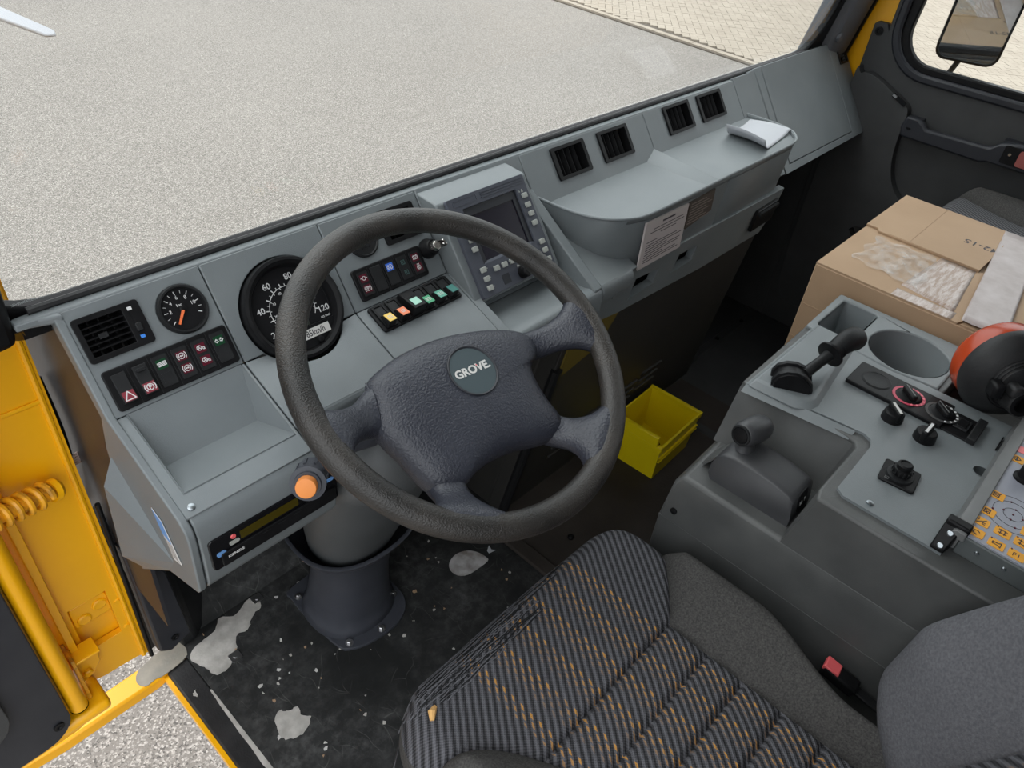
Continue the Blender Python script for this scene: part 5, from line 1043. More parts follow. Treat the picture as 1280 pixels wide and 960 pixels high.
# --- parking brake / multi-function lever on the raised pad
PB = T((1.030, 0.268, 0.680))
pb = thing('brake_lever', 'black hand lever with a tilted grip on the raised console pad', 'lever', mw=PB)
ax_ = RZ(math.radians(-38))
hs = [(-0.030, 0.0), (-0.031, 0.010), (-0.026, 0.022), (-0.014, 0.030), (0.0, 0.032), (0.014, 0.028), (0.026, 0.018), (0.030, 0.006), (0.030, 0.0)]
MB().loft([[(x*0.94, y, z*0.96) for x, z in hs] if abs(y) > 0.016 else [(x, y, z) for x, z in hs] for y in (-0.0195, -0.0165, 0.0165, 0.0195)]).build('lever_base', 'black', pb, PB @ RZ(math.radians(-62)), bevel=0.001)
for s in (-1, 1): MB().loft([[(x*1.06, s*0.0125 + d*0.0035, z*1.06) for x, z in hs] for d in (-1, 1)]).build('base_rib', 'soft_black', pb, PB @ RZ(math.radians(-62)))
a0 = Vector((1.044, 0.258, 0.700)); a1 = Vector((1.108, 0.244, 0.722)); a2 = Vector((1.152, 0.234, 0.731))
MB().tube([a0, a0.lerp(a1, .5), a1], [0.0095, 0.0085, 0.0105], 16).build('lever_stem', 'soft_black', pb)
qm = (a1 - a0).normalized().to_track_quat('Z', 'Y').to_matrix().to_4x4()
MB().lathe([(0.0135, -0.004), (0.0225, -0.002), (0.0225, 0.002), (0.016, 0.005), (0.0145, 0.012), (0.0165, 0.014), (0.0165, 0.019)], 28).build('lever_collar', 'black', pb, T(a1 - (a1-a0).normalized()*0.01) @ qm)
gp = smoothcurve([a1, a1.lerp(a2, 0.35) + Vector((0, 0, 0.004)), a1.lerp(a2, 0.7) + Vector((0, 0, 0.004)), a2, a2 + Vector((0.006, 0, -0.001))], 4)
MB().tube(gp, [0.0150 + 0.0045*math.sin(PI*min(1, (i/(len(gp)-1))*0.62)) if i < len(gp)-2 else (0.0165 if i == len(gp)-2 else 0.010) for i in range(len(gp))], 20).build('lever_grip', 'soft_black', pb, smooth=70)

# --- climate control strip
CS = frame((1.1565, 0.115, 0.6705), (0, -1, 0), (1, 0, 0), (0, 0, 1))     # x rearwards, y to the right
cp = thing('climate_control', 'black heater control strip with two ringed dials on the console plate', 'control strip', mw=CS)
MB().prism(rrect(0.155, 0.072, 0.003, 3, -0.021, 0), 0, 0.007).build('strip_body', 'black', cp, CS, bevel=0.0015)
MB().prism(rrect(0.052, 0.062, 0.002, 3, 0.081, -0.002), 0, 0.003).build('strip_tail', 'black', cp, CS, bevel=0.001)
for x in (-0.033, 0.0195): MB().box(x-0.0004, x+0.0004, -0.035, 0.035, 0.007, 0.0074).build('strip_joint', 'soft_black', cp, CS)
MB().lathe([(0.0235, 0.007), (0.0235, 0.0074), (0.021, 0.0084), (0.018, 0.0074), (0.002, 0.0074)], 40, (-0.060, 0.0)).build('blank_dial', 'soft_black', cp, CS)
for k, (cx, m_) in enumerate(((-0.007, 'pink_ring'), (0.046, 'white_ring'))):
    if m_ not in M: mat(m_, (0.45, 0.05, 0.09) if k == 0 else (0.05, 0.05, 0.05), 0.45)
    MB().lathe([(0.0255, 0.007), (0.0255, 0.0078), (0.0205, 0.0078)], 44, (cx, 0), cap=False).build('dial_ring', m_, cp, CS)
    MB().lathe([(0.0215, 0.007), (0.0205, 0.0085), (0.017, 0.010), (0.002, 0.010)], 40, (cx, 0)).build('dial_base', 'black', cp, CS)
    kn = MB().prism(rrect(0.034, 0.0125, 0.006, 4), 0.0095, 0.0185).build('dial_knob', 'black', cp, CS @ T((cx, 0, 0)) @ RZ(-0.75), bevel=0.003, seg=3)
    MB().box(-0.016, 0.012, -0.0008, 0.0008, 0.0184, 0.0190).build('knob_line', 'rail', kn, CS @ T((cx, 0, 0)) @ RZ(-0.75))
    for j in range(9):
        a = math.radians(-60 + 22*j); MB().lathe([(0.0021, 0.0076), (0.0019, 0.0083)], 8, (cx + 0.0228*math.cos(a), 0.0228*math.sin(a))).build('dial_mark', 'glyph' if k else 'pink', cp, CS)
MB().prism(rrect(0.022, 0.030, 0.002, 3, 0.079, 0.0), 0.003, 0.006).build('rocker_frame', 'soft_black', cp, CS, bevel=0.001)
MB().prism(rrect(0.014, 0.022, 0.002, 3, 0.079, 0.0), 0.006, 0.0075).build('rocker', 'black', cp, CS, bevel=0.0008)
MB().prism(rrect(0.013, 0.066, 0.002, 3, 0.1005, -0.002), 0, 0.011).build('end_clip', 'soft_black', cp, CS, bevel=0.002)
# --- two rotary knobs
for (x, y, r_, lm) in ((1.088, 0.121, 0.8, 'white_label'), (1.080, 0.068, -0.02, 'glyph')):
    KF = T((x, y, 0.6705))
    kn = thing('rotary_switch', 'round black rotary switch with ' + ('a cream pointer line nearer the blank dial' if r_ > 0 else 'a white pointer line nearer the ringed white dial'), 'rotary switch', mw=KF)
    MB().lathe([(0.0165, 0), (0.0165, 0.004), (0.0150, 0.014), (0.0135, 0.0155)], 28).build('knob_skirt', 'black', kn, KF)
    b = MB().prism(rrect(0.034, 0.0095, 0.004, 4), 0.004, 0.023).build('knob_grip', 'black', kn, KF @ RZ(r_), bevel=0.002)
    MB().box(-0.0145, 0.012, -0.0021, 0.0021, 0.0229, 0.0237).build('pointer', lm, kn, KF @ RZ(r_))
# --- mirror joystick
JF = T((0.966, 0.063, 0.6705))
js = thing('mirror_joystick', 'small black mirror adjuster joystick on a square base', 'joystick', mw=JF)
MB().prism(rrect(0.050, 0.050, 0.004, 3), 0, 0.0045).build('joystick_base', 'black', js, JF @ RZ(0.12), bevel=0.0015)
MB().lathe([(0.019, 0.0045), (0.0185, 0.007), (0.014, 0.0085)], 28).build('joystick_ring', 'soft_black', js, JF)
MB().lathe([(0.010, 0.006), (0.0125, 0.010), (0.0135, 0.014), (0.0125, 0.018), (0.0105, 0.019), (0.0105, 0.025), (0.008, 0.027), (0.006, 0.0255)], 28).build('joystick_knob', 'black', js, JF)
for k in range(14): MB().box(0.0125, 0.0142, -0.0008, 0.0008, 0.0105, 0.0175).build('knob_rib', 'soft_black', js, JF @ RZ(2*PI*k/14), smooth=0)
icon('symbol', 'door', 0.008, 'rail', js, JF @ T((-0.019, 0.012, 0)) @ RZ(-PI/2), 0.0046)
# --- crane keypad unit
PF = frame((0, 0, 0.700), (1, 0, 0), (0, 1, 0), (0, 0, 1))
kp = thing('keypad_panel', 'grey operating panel with yellow symbol keys at the rear of the console', 'control panel', (1.15, -0.15, 0.67))
MB().box(0.889, 1.215, -0.33, -0.0385, 0.6655, 0.6965).build('panel_case', 'case_grey', kp, bevel=0.002)
MB().plate(rect(0.892, 1.213, -0.325, -0.040), [], 0.6965, 0.6990).build('panel_face', 'panel_face', kp)
MB().xprism([(-0.027, 0.690), (-0.026, 0.700), (-0.030, 0.7025), (-0.042, 0.7025), (-0.043, 0.690)], 0.885, 1.218).build('panel_rail', 'rail', kp, bevel=0.001)
MB().xprism([(-0.022, 0.671), (-0.026, 0.690), (-0.038, 0.690), (-0.038, 0.671)], 0.889, 1.215).build('rail_web', 'rail', kp)
MB().loft([[(0.868, -0.031, 0.6703), (0.868, -0.014, 0.6703), (0.868, -0.014, 0.676), (0.868, -0.031, 0.676)], [(0.893, -0.036, 0.6703), (0.893, -0.014, 0.6703), (0.893, -0.014, 0.704), (0.893, -0.036, 0.704)]]).build('end_bracket', 'black', kp, bevel=0.002)
MB().box(0.890, 0.906, -0.044, -0.014, 0.690, 0.708).build('bracket_block', 'black', kp, bevel=0.003)
for (x, y, z) in ((0.870, -0.024, 0.680), (0.884, -0.026, 0.694)): MB().lathe([(0.0042, 0), (0.0042, 0.002), (0.003, 0.003)], 12).build('bracket_screw', 'screw', kp, T((x, y, z)) @ RY(-0.8))
for (y, z) in ((-0.062, 0.684), (-0.095, 0.684)): MB().lathe([(0.003, 0), (0.002, 0.002)], 10).build('case_rivet', 'screw', kp, T((0.8885, y, z)) @ RY(-PI/2))
KS = {'carrier': [(-.3,-.35,-.3,.35),(-.3,.35,.25,.35),(.25,.35,.25,-.35),(.25,-.35,-.3,-.35),(-.3,.15,.25,.15),(-.3,-.1,.25,-.1)],
      'angle': [(-.4,-.4,.4,.4),(-.3,.1,-.3,.4),(.15,-.35,.4,-.35),(.15,-.35,.15,-.1),(.15,-.1,.4,-.1)],
      'hook': circ_seg(.3, 8, 20, 200) + [(-.35,-.2,.1,-.35)], 'horn': [(-.4,-.15,.1,-.15),(-.4,.15,.1,.15),(.1,.15,.4,.35),(.4,.35,.4,-.35),(.4,-.35,.1,-.15),(-.4,.15,-.4,-.15)],
      'up_down': [(-.4,0,-.05,.4),(-.05,.4,-.05,-.4),(-.05,-.4,-.4,0),(.4,0,.05,.4),(.05,.4,.05,-.4),(.05,-.4,.4,0)], 'jacks': [(-.2,-.4,-.2,.4),(.2,-.4,.2,.4),(-.4,.25,.4,.25),(-.4,-.25,.4,-.25)]}
ICON.update(KS)
keys = [(0.999, -0.048, 'carrier'), (0.957, -0.048, 'carrier'), (0.931, -0.048, 'angle'), (0.906, -0.049, 'hook'), (0.932, -0.074, 'jacks'), (0.905, -0.074, 'horn'), (1.101, -0.047, 'up_down'), (0.932, -0.098, 'jacks'), (0.905, -0.098, 'F1'), (0.957, -0.100, 'carrier'), (0.999, -0.100, 'carrier'), (1.101, -0.075, 'up_down'), (0.905, -0.122, 'F2'), (0.932, -0.122, 'angle')]
for (x, y, ic) in keys:
    kf = T((x, y + 0.0, 0.699)) @ RZ(-PI/2)
    kb = MB().prism(rrect(0.0195, 0.0165, 0.0018, 2), 0, 0.0007).build('symbol_key', 'key_yellow', kp, kf)
    if ic[0] == 'F': text('key_text', ic, 0.0105, 'ink', kb, kf @ T((0, -0.001, 0.0008)))
    else: icon('key_symbol', ic, 0.0125, 'ink', kb, kf, 0.0008)
    MB().lathe([(0.0011, 0.0007), (0.0011, 0.0012)], 8, (-0.0075, 0.0068)).build('key_led', 'label_red', kb, kf)
MB().prism(rrect(0.0195, 0.0165, 0.0018, 2), 0, 0.0007).build('red_key', 'buckle_red', kp, T((1.128, -0.048, 0.699)) @ RZ(-PI/2))
for r_ in (0.012, 0.025, 0.036):
    MB().lathe([(r_-0.0003, 0.699), (r_-0.0003, 0.6993), (r_+0.0003, 0.6993), (r_+0.0003, 0.699)], 48, (0.977, -0.075), cap=False).build('level_ring', 'ink', kp)
for k in range(12):
    a = 2*PI*k/4 + 0.35*(k//4); r_ = (0.012, 0.025, 0.036)[k//4]; MB().lathe([(0.0014, 0.699), (0.0014, 0.6998)], 8, (0.977 + r_*math.cos(a), -0.075 + r_*math.sin(a))).build('level_led', 'label_red', kp)
MB().lathe([(0.0014, 0.699), (0.0014, 0.6998)], 8, (0.977, -0.075)).build('level_led', 'label_red', kp)
MB().lathe([(0.0145, 0.699), (0.0145, 0.702), (0.011, 0.704), (0.010, 0.720), (0.008, 0.722)], 24, (1.064, -0.066)).build('toggle', 'black', kp)

# --- rotating beacon lying in the pit
Rt = Matrix(_r).transposed()
bd = (Rt @ Vector((0.02, -0.56, 0.83))).normalized()       # lens axis, pointing away from the seat
BC = Vector((1.258, 0.022, 0.7312))
bxx = Rt @ Vector((1, 0, 0)); bxx = (bxx - bd*bxx.dot(bd)).normalized(); BF = frame(BC, bxx, bd.cross(bxx), bd)
bc = thing('beacon_lamp', 'orange warning beacon with black rubber foot lying on the console', 'beacon', mw=BF)
MB().lathe([(0.070, 0.005), (0.0725, 0.010), (0.0710, 0.040), (0.066, 0.049), (0.054, 0.053), (0.004, 0.055)], 56).build('beacon_lens', 'orange_lens', bc, BF, smooth=50)
MB().lathe([(0.0735, 0.010), (0.0755, 0.004), (0.0738, -0.006), (0.066, -0.018), (0.054, -0.027), (0.047, -0.0305), (0.0455, -0.0285), (0.043, -0.0325), (0.0405, -0.0305), (0.038, -0.0345), (0.0355, -0.0325), (0.033, -0.037), (0.026, -0.040), (0.006, -0.040)], 56).build('rubber_foot', 'rubber', bc, BF, smooth=30)
sb = BF @ T((-0.006, 0.026, 0)) @ RX(-0.15)
MB().lathe([(0.0185, -0.064), (0.0195, -0.060), (0.0195, -0.030)], 28, cap=False).build('socket_tube', 'rubber', bc, sb); MB().lathe([(0.0185, -0.064), (0.0125, -0.0645), (0.0125, -0.042), (0.001, -0.042)], 28, cap=False).build('socket_bore', 'black', bc, sb)
MB().box(-0.052, -0.034, -0.014, 0.012, -0.056, -0.032).build('clamp_nut', 'black', bc, BF, bevel=0.005)
MB().box(-0.026, -0.008, -0.012, 0.008, -0.060, -0.036).build('clamp_lug', 'rubber', bc, BF, bevel=0.005)
MB().tube(smoothcurve([(0.000, 0.002, -0.042), (0.008, -0.008, -0.052), (0.016, -0.004, -0.054), (0.014, 0.008, -0.046)], 5), 0.001, 6).build('wire_clip', 'steel', bc, BF)
for k in range(3): MB().box(-0.004, 0.004, -0.0006, 0.0006, -0.0155, -0.0135).build('moulded_mark', 'soft_black', bc, BF @ RZ(2.4) @ T((0.057, -0.006 + 0.005*k, 0.0)), smooth=0)

# ================================================================ CARDBOARD BOX
bx0, bx1, by0, by1, bzt = 1.418, 1.905, -0.16, 0.413, 0.698
bxr = thing('cardboard_box', 'large brown cardboard box with taped flaps standing beside the console', 'box', (1.66, 0.13, 0.006))
MB().box(bx0, bx1, by0, by1, 0.006, bzt - 0.006).build('box_body', 'carton', bxr, bevel=0.002)
MB().plate([(bx0 + 0.001, by1), (bx0 + 0.001, 0.138), (1.448, 0.128), (1.672, 0.150), (1.660, 0.16), (1.664, 0.38), (1.675, by1)], [], bzt - 0.006, bzt - 0.002).build('lower_flap', 'carton', bxr)
MB().plate([(1.668, by1 + 0.001), (1.668, 0.389), (1.655, 0.382), (1.655, 0.172), (bx1, 0.165), (bx1, by1 + 0.001)], [], bzt - 0.002, bzt + 0.003).build('upper_flap', 'carton', bxr, bevel=0.0008)
MB().plate([(bx0 + 0.001, 0.132), (1.448, 0.122), (bx1, 0.158), (bx1, by0), (bx0 + 0.001, by0)], [], bzt - 0.006, bzt - 0.002).build('rear_flap', 'carton', bxr)
MB().tube([(1.658, 0.360, bzt + 0.003), (1.655, 0.175, bzt + 0.003)], 0.0012, 6).build('flap_edge', 'carton', bxr)
MB().box(1.66, bx1, 0.3165, 0.3185, bzt + 0.0028, bzt + 0.0036).build('flap_crease', 'carton', bxr)
for z in (0.60, 0.52):
    MB().box(bx0 - 0.0006, bx0 + 0.001, by0, by1, z, z + 0.0022).build('side_crease', 'carton', bxr)
t_ = text('stamp', '42-15', 0.030, 'ink', bxr, T((1.775, 0.205, bzt + 0.0032)) @ RZ(PI/2), 0.0002); tag(t_, 'black printed number 42-15')
def sheet(name, pts, z, m, parent, amp=0.0008, n=10):
    """thin slightly rippled quad sheet through four (x, y) corners"""
    a, b, c, d = [Vector((*q, 0)) for q in pts]; mb = MB(); v = []; f = []
    for i in range(n+1):
        for j in range(n+1):
            p_ = a.lerp(b, i/n).lerp(d.lerp(c, i/n), j/n); v.append((p_.x, p_.y, z + amp*(math.sin(i*2.1+j*1.3) + math.sin(j*2.9 - i))*0.5 + amp))
    for i in range(n):
        for j in range(n): k = i*(n+1)+j; f.append((k, k+n+1, k+n+2, k+1))
    mb.add(v, f); o = mb.build(name, m, parent, smooth=60); s_ = o.modifiers.new('s', 'SOLIDIFY'); s_.thickness = 0.0004
    return o
tp = sheet('packing_tape', [(1.470, 0.262), (1.655, 0.245), (1.655, 0.176), (1.452, 0.155)], bzt - 0.002, 'tape', bxr, 0.0004); tag(tp, 'wrinkled clear parcel tape strip')
tp = sheet('packing_tape', [(1.425, 0.135), (1.905, 0.190), (1.905, 0.118), (1.425, 0.058)], bzt + 0.0028, 'tape_white', bxr, 0.0006, 16); tag(tp, 'wide whitish parcel tape across the flaps')
tp = sheet('packing_tape', [(1.452, 0.150), (1.452, 0.262), (1.419, 0.262), (1.419, 0.150)], bzt - 0.0018, 'tape', bxr, 0.0002)
lb = MB().plate([(1.60, 0.018), (1.90, 0.055), (1.90, -0.09), (1.56, -0.09), (1.54, -0.02)], [], bzt - 0.002, bzt + 0.0012).build('shipping_label', 'pink', bxr); tag(lb, 'pink shipping label')
text('label_text', 'LT', 0.05, 'glyph', lb, T((1.60, -0.02, bzt + 0.0014)) @ RZ(-PI/2 + 0.1), 0.001)
# clear plastic sleeve lying on the box
mb = MB(); v = []; f = []; n = 18
cs_ = [Vector((1.492, 0.372, 0)), Vector((1.632, 0.372, 0)), Vector((1.640, 0.245, 0)), Vector((1.476, 0.232, 0))]
for i in range(n+1):
    for j in range(n+1):
        p_ = cs_[0].lerp(cs_[1], i/n).lerp(cs_[3].lerp(cs_[2], i/n), j/n)
        e = math.sin(PI*i/n)*math.sin(PI*j/n)
        v.append((p_.x + 0.006*math.sin(j*0.9), p_.y + 0.006*math.sin(i*0.8), bzt + 0.0008 + 0.010*e*(0.55 + 0.45*math.sin(i*1.3 + j*0.9)*math.cos(j*1.1 - i*.6))))
for i in range(n):
    for j in range(n): k = i*(n+1)+j; f.append((k, k+n+1, k+n+2, k+1))
o = mb.add(v, f).build('plastic_sleeve', 'clear_film', smooth=50); tag(o, 'crumpled clear plastic sleeve lying on the cardboard box', 'plastic sleeve')

# ================================================================ SEATS
def seat_cushion(root, M0, halfl, halfr, front, rear, seams, bound_l, bound_r, hbol, mats, taper):
    """upholstered cushion: a height field with rolled edges split into centre panel and two bolsters (local x right, y forward)"""
    NX, NY = 60, 160
    def edge_x(y, s):       # half width along the cushion
        w_ = halfr if s > 0 else halfl
        t = min(1, max(0, (-0.01 - y)/0.18)); w2 = w_ - taper*t*t*(3-2*t)
        k = max(0, (y - (front - 0.085))/0.085); return w2 - 0.060*k*k
    _br, _bl = bound_r, bound_l
    bound_r = lambda y: min(_br(y), edge_x(y, 1) - 0.0012)
    bound_l = lambda y: max(_bl(y), -edge_x(y, -1) + 0.0012)
    def hgt(x, y):
        s = 1 if x > 0 else -1; ex = edge_x(y, s); b = abs(bound_r(y) if s > 0 else bound_l(y))
        e = abs(x)/ex; z = 0.0
        fr = min(1, (front - y)/0.055)
        if abs(x) > b + 0.002:
            q = (abs(x) - b)/(ex - b); z += min(1, (ex - b)/0.06)* hbol*math.sin(PI*min(q*0.62, 1))*min(1, fr*1.0)
        z -= 0.055*(max(0, e - 0.84)/0.16)**2.2
        fy = max(0, (y - (front - 0.060))/0.060); z -= 0.075*fy**2.6
        if abs(x) < b - 0.004:
            for sy in seams: z -= 0.010*math.exp(-((y - sy)/0.0038)**2)
            z += 0.006*math.cos(x/b*PI/2) + (0.0035*abs(math.sin(PI*(y - 0.067)/0.0625)) if y < 0.067 else 0)
        for bb, sg in ((bound_r(y), 1), (bound_l(y), -1)):
            if abs(bb) < edge_x(y, sg) - 0.012: z -= 0.007*math.exp(-((x - bb)/0.005)**2)
        return z
    parts = {'centre_panel': MB(), 'bolster': MB(), 'bolster_b': MB()}
    ys = [rear + (front - rear)*j/NY for j in range(NY+1)]
    def strip(mb, xa, xb, nx):
        v = []; f = []
        for y in ys:
            a, b = xa(y), xb(y)
            for i in range(nx+1): x = a + (b-a)*i/nx; v.append((x, y, hgt(x, y)))
        for j in range(NY):
            for i in range(nx): k = j*(nx+1)+i; f.append((k, k+1, k+nx+2, k+nx+1))
        mb.add(v, f)
    strip(parts['centre_panel'], bound_l, bound_r, 40); strip(parts['bolster'], bound_r, lambda y: edge_x(y, 1), 18); strip(parts['bolster_b'], lambda y: -edge_x(y, -1), bound_l, 18)
    for nm, mb in parts.items():
        o = mb.build(nm.replace('_b', '') if nm == 'bolster_b' else nm, mats[0] if nm == 'centre_panel' else mats[1], root, M0, smooth=80, fixn=False)
    # skirt around the cushion down to the base
    ring = []
    for y in ys: ring.append((-edge_x(y, -1), y, hgt(-edge_x(y, -1), y)))
    for i in range(1, 30): x = -edge_x(front, -1) + (edge_x(front, -1) + edge_x(front, 1))*i/30; ring.append((x, front, hgt(x, front)))
    for y in reversed(ys): ring.append((edge_x(y, 1), y, hgt(edge_x(y, 1), y)))
    lo_ = [(x*0.985, y - (0.004 if y > front - 0.001 else 0), -0.115) for x, y, z in ring]; mid = [(x*1.01, y + (0.004 if y > front - .001 else 0), (z - 0.115)/2) for x, y, z in ring]
    MB().loft([ring, mid, lo_], cap=False).build('cushion_side', mats[1], root, M0, smooth=80)
    MB().prism([(x*0.95, y*0.97) for x, y, z in lo_], -0.15, -0.112).build('seat_pan', 'seat_shell', root, M0, bevel=0.004)
    return hgt
SC = Vector((0.548, 0.14, 0.450))
SM = T(SC)
ds = thing('driver_seat', 'grey upholstered driver seat with orange-flecked knit centre and worn front edge', 'seat', (0.548, 0.1, 0))
def br(y): return 0.134 + 0.130*max(0, (y - 0.066)/0.10)**0.9
def blf(y): t = max(0, (y - 0.045)/0.11); return -(0.136 + 0.058*t + 0.045*t**5)
sh = seat_cushion(ds, SM, 0.255, 0.262, 0.275, -0.27, (0.067, 0.0, -0.058, -0.119, -0.18), blf, br, 0.040, ('knit', 'bolster'), 0.062)
# worn threads pulled sideways along the front edge
for k in range(30):
    y = 0.205 + 0.068*k/30 + random.uniform(-0.001, 0.001); xa = -0.222 + random.uniform(-0.008, 0.02) + 0.02*(k < 6); xb = random.uniform(-0.10, 0.02) + 0.10*(k > 14)
    P = []
    for i in range(13):
        x = xa + (xb - xa)*i/12; yy = y + 0.0015*math.sin(i*1.1 + k); P.append((x, yy, sh(x, min(yy, 0.2745)) + 0.0008))
    MB().tube(P, 0.0009, 5).build('worn_thread', 'soft_black' if k % 2 else 'backrest_cloth', ds, SM)
o = MB().tube([(-0.215, 0.200, sh(-0.215, 0.2) + 0.001), (-0.208, 0.208, sh(-0.208, 0.208) + 0.003), (-0.200, 0.211, sh(-0.2, 0.211) + 0.001)], [0.003, 0.0055, 0.003], 8).build('exposed_foam', mat('foam', (0.62, 0.36, 0.13), 0.9), ds, SM); tag(o, 'bit of yellow foam showing through the torn corner')
MB().box(0.36, 0.74, -0.12, 0.33, 0.05, 0.302).build('seat_base', 'seat_shell', ds, bevel=0.02)
MB().box(0.34, 0.76, -0.16, 0.34, 0.0, 0.05).build('seat_rail_plate', 'black', ds, bevel=0.006)
# backrest: height field standing behind the cushion, leaning back
bx = Vector((-1, 0, 0)); by = Vector((0, -0.34, 0.94)).normalized(); BM = frame(SC + Vector((0, -0.325, -0.03)), bx, by, bx.cross(by))
def back_edge(y):
    t = y/0.72; w_ = 0.228 + 0.055*math.sin(PI*min(1, 0.12 + t*0.95))
    if y < 0.05: w_ -= 0.035*((0.05 - y)/0.05)**2
    return w_
def back_h(x, y):
    e = abs(x)/back_edge(y); z = 0.085 + 0.004*math.cos(x*7)
    if abs(x) > 0.125: z += 0.105*math.sin(PI*min(1, (abs(x)-0.125)/max(0.02, back_edge(y)-0.125)*0.60))*min(1, 0.62 + y*2.6)*(1 - 0.35*max(0, min(1, (y-0.16)/0.3)))
    z -= 0.070*(max(0, e-0.86)/0.14)**2.4; z -= 0.05*(max(0, (y-0.60)/0.12))**2
    z -= 0.05*(max(0, (0.06-y)/0.06))**2; z -= 0.007*math.exp(-((abs(x)-0.125)/0.005)**2)
    return z
def back_strip(fa, fb, nx, nm, m_):
    v = []; f = []; NY = 50
    for j in range(NY+1):
        y = 0.72*j/NY; a, b = fa(y), fb(y)
        for i in range(nx+1): x = a+(b-a)*i/nx; v.append((x, y, back_h(x, y)))
    for j in range(NY):
        for i in range(nx): k = j*(nx+1)+i; f.append((k, k+1, k+nx+2, k+nx+1))
    MB().add(v, f).build(nm, m_, ds, BM, smooth=80, fixn=False)
back_strip(lambda y: -0.125, lambda y: 0.125, 24, 'backrest_panel', 'knit'); back_strip(lambda y: 0.125, back_edge, 22, 'backrest_bolster', 'backrest_cloth'); back_strip(lambda y: -back_edge(y), lambda y: -0.125, 22, 'backrest_bolster', 'backrest_cloth')
ys = [0.72*j/40 for j in range(41)]
ringb = [(-back_edge(y), y, back_h(-back_edge(y), y)) for y in ys] + [(back_edge(y), y, back_h(back_edge(y), y)) for y in reversed(ys)]
MB().loft([ringb, [(x*0.93, y, -0.01) for x, y, z in ringb]], cap=False).build('backrest_side', 'backrest_cloth', ds, BM, smooth=80)
MB().prism([(x*0.93, y) for x, y, z in ringb], -0.03, -0.008).build('backrest_shell', 'seat_shell', ds, BM)
# seat-belt buckle
bk = thing('belt_buckle', 'seat belt buckle with a red press button beside the driver seat', 'buckle', (0.838, 0.0, 0.385))
BK = T((0.811, -0.012, 0.420)) @ RZ(math.radians(96)) @ RY(math.radians(-14))
MB().box(-0.028, 0.026, -0.0125, 0.0125, -0.010, 0.010).build('buckle_body', 'black', bk, BK, bevel=0.004)
MB().box(0.004, 0.0275, -0.0110, 0.0110, 0.002, 0.0118).build('press_button', 'buckle_red', bk, BK, bevel=0.002)
MB().box(-0.09, -0.024, -0.008, 0.008, -0.003, 0.003).build('buckle_stem', 'soft_black', bk, BK, bevel=0.002)
# passenger seat (only its edge shows past the box)
ps = thing('passenger_seat', 'grey knit passenger seat partly hidden behind the cardboard box', 'seat', (2.09, 0.1, 0))
PM = T((2.075, 0.12, 0.640))
seat_cushion(ps, PM, 0.155, 0.175, 0.27, -0.45, (), lambda y: -0.13, lambda y: 0.045 + 0.10*max(0, (y+0.02)/0.29)**1.5, 0.030, ('knit_check', 'bolster') if 'knit_check' in M else ('knit_plain', 'bolster'), 0.0)
MB().box(1.96, 2.19, -0.30, 0.30, 0.006, 0.492).build('seat_base', 'seat_shell', ps, bevel=0.02)

# ================================================================ SMALL THINGS
# yellow parts bin on the floor
bi = thing('parts_bin', 'yellow open-front plastic parts bin on the floor by the tunnel cover', 'bin', (1.42, 0.69, 0.006))
BI = T((1.410, 0.652, 0.0065)) @ RZ(math.radians(2)); 
def q4(x0, x1, y0, y1, z): return [(x0, y0, z), (x1, y0, z), (x1, y1, z), (x0, y1, z)]
W2, D2, H2, tk_ = 0.100, 0.076, 0.122, 0.003
mb = MB(); mb.loft([q4(-W2*.86, W2*.86, -D2*.9, D2*.9, 0), q4(-W2, W2, -D2, D2, H2), q4(-W2+tk_, W2-tk_, -D2+tk_, D2-tk_, H2), q4(-W2*.86+tk_, W2*.86-tk_, -D2*.9+tk_, D2*.9-tk_, tk_)])
mb.build('bin_shell', 'bin_yellow', bi, BI, smooth=0)
MB().box(-W2-0.002, -W2+0.007, -D2-.002, D2+.002, H2-0.010, H2+0.002).build('bin_rim', 'bin_yellow', bi, BI, bevel=0.001)
MB().box(W2-0.007, W2+0.004, -D2-.004, D2+.004, H2-0.010, H2+0.002).build('bin_rim', 'bin_yellow', bi, BI, bevel=0.001)
MB().box(-W2, W2, -D2-0.004, -D2+0.003, H2-0.012, H2+0.003).build('bin_rim', 'bin_yellow', bi, BI, bevel=0.001)
MB().box(-W2, W2, D2-0.003, D2+0.002, H2-0.008, H2+0.002).build('bin_rim', 'bin_yellow', bi, BI, bevel=0.001)
MB().box(-W2-0.004, -W2*.93, -D2*.86, D2*.86, H2, H2+0.030).build('bin_back_lip', 'bin_yellow', bi, BI @ RY(0), bevel=0.002)
for k in range(2): MB().box(-W2*.95, W2*.95, -D2-0.0035, -D2+0.002, 0.070 + 0.012*k, 0.0725 + 0.012*k).build('bin_rib', 'bin_yellow', bi, BI)
cpx = Matrix(BI)
o = MB().lathe([(0.016, 0), (0.017, 0.004), (0.016, 0.012), (0.012, 0.014)], 22).build('rubber_bung', 'rubber', None, BI @ T((-0.052, 0.020, 0.0035))); tag(o, 'round grey rubber bung lying in the yellow bin', 'bung')
for k in range(9):
    x, y = random.uniform(-0.04, 0.06), random.uniform(-0.045, 0.0)
    b = MB().lathe([(0.0028, 0), (0.0028, 0.014)], 8); b.lathe([(0.0055, -0.004), (0.0055, 0)], 6)
    o = b.build('screw', 'steel' if k % 2 else 'rubber', None, BI @ T((x, y, 0.0088)) @ RZ(random.uniform(0, 6)) @ RX(PI/2)); tag(o, 'small loose screw lying in the yellow bin', 'screw', 'loose screws in the yellow bin')
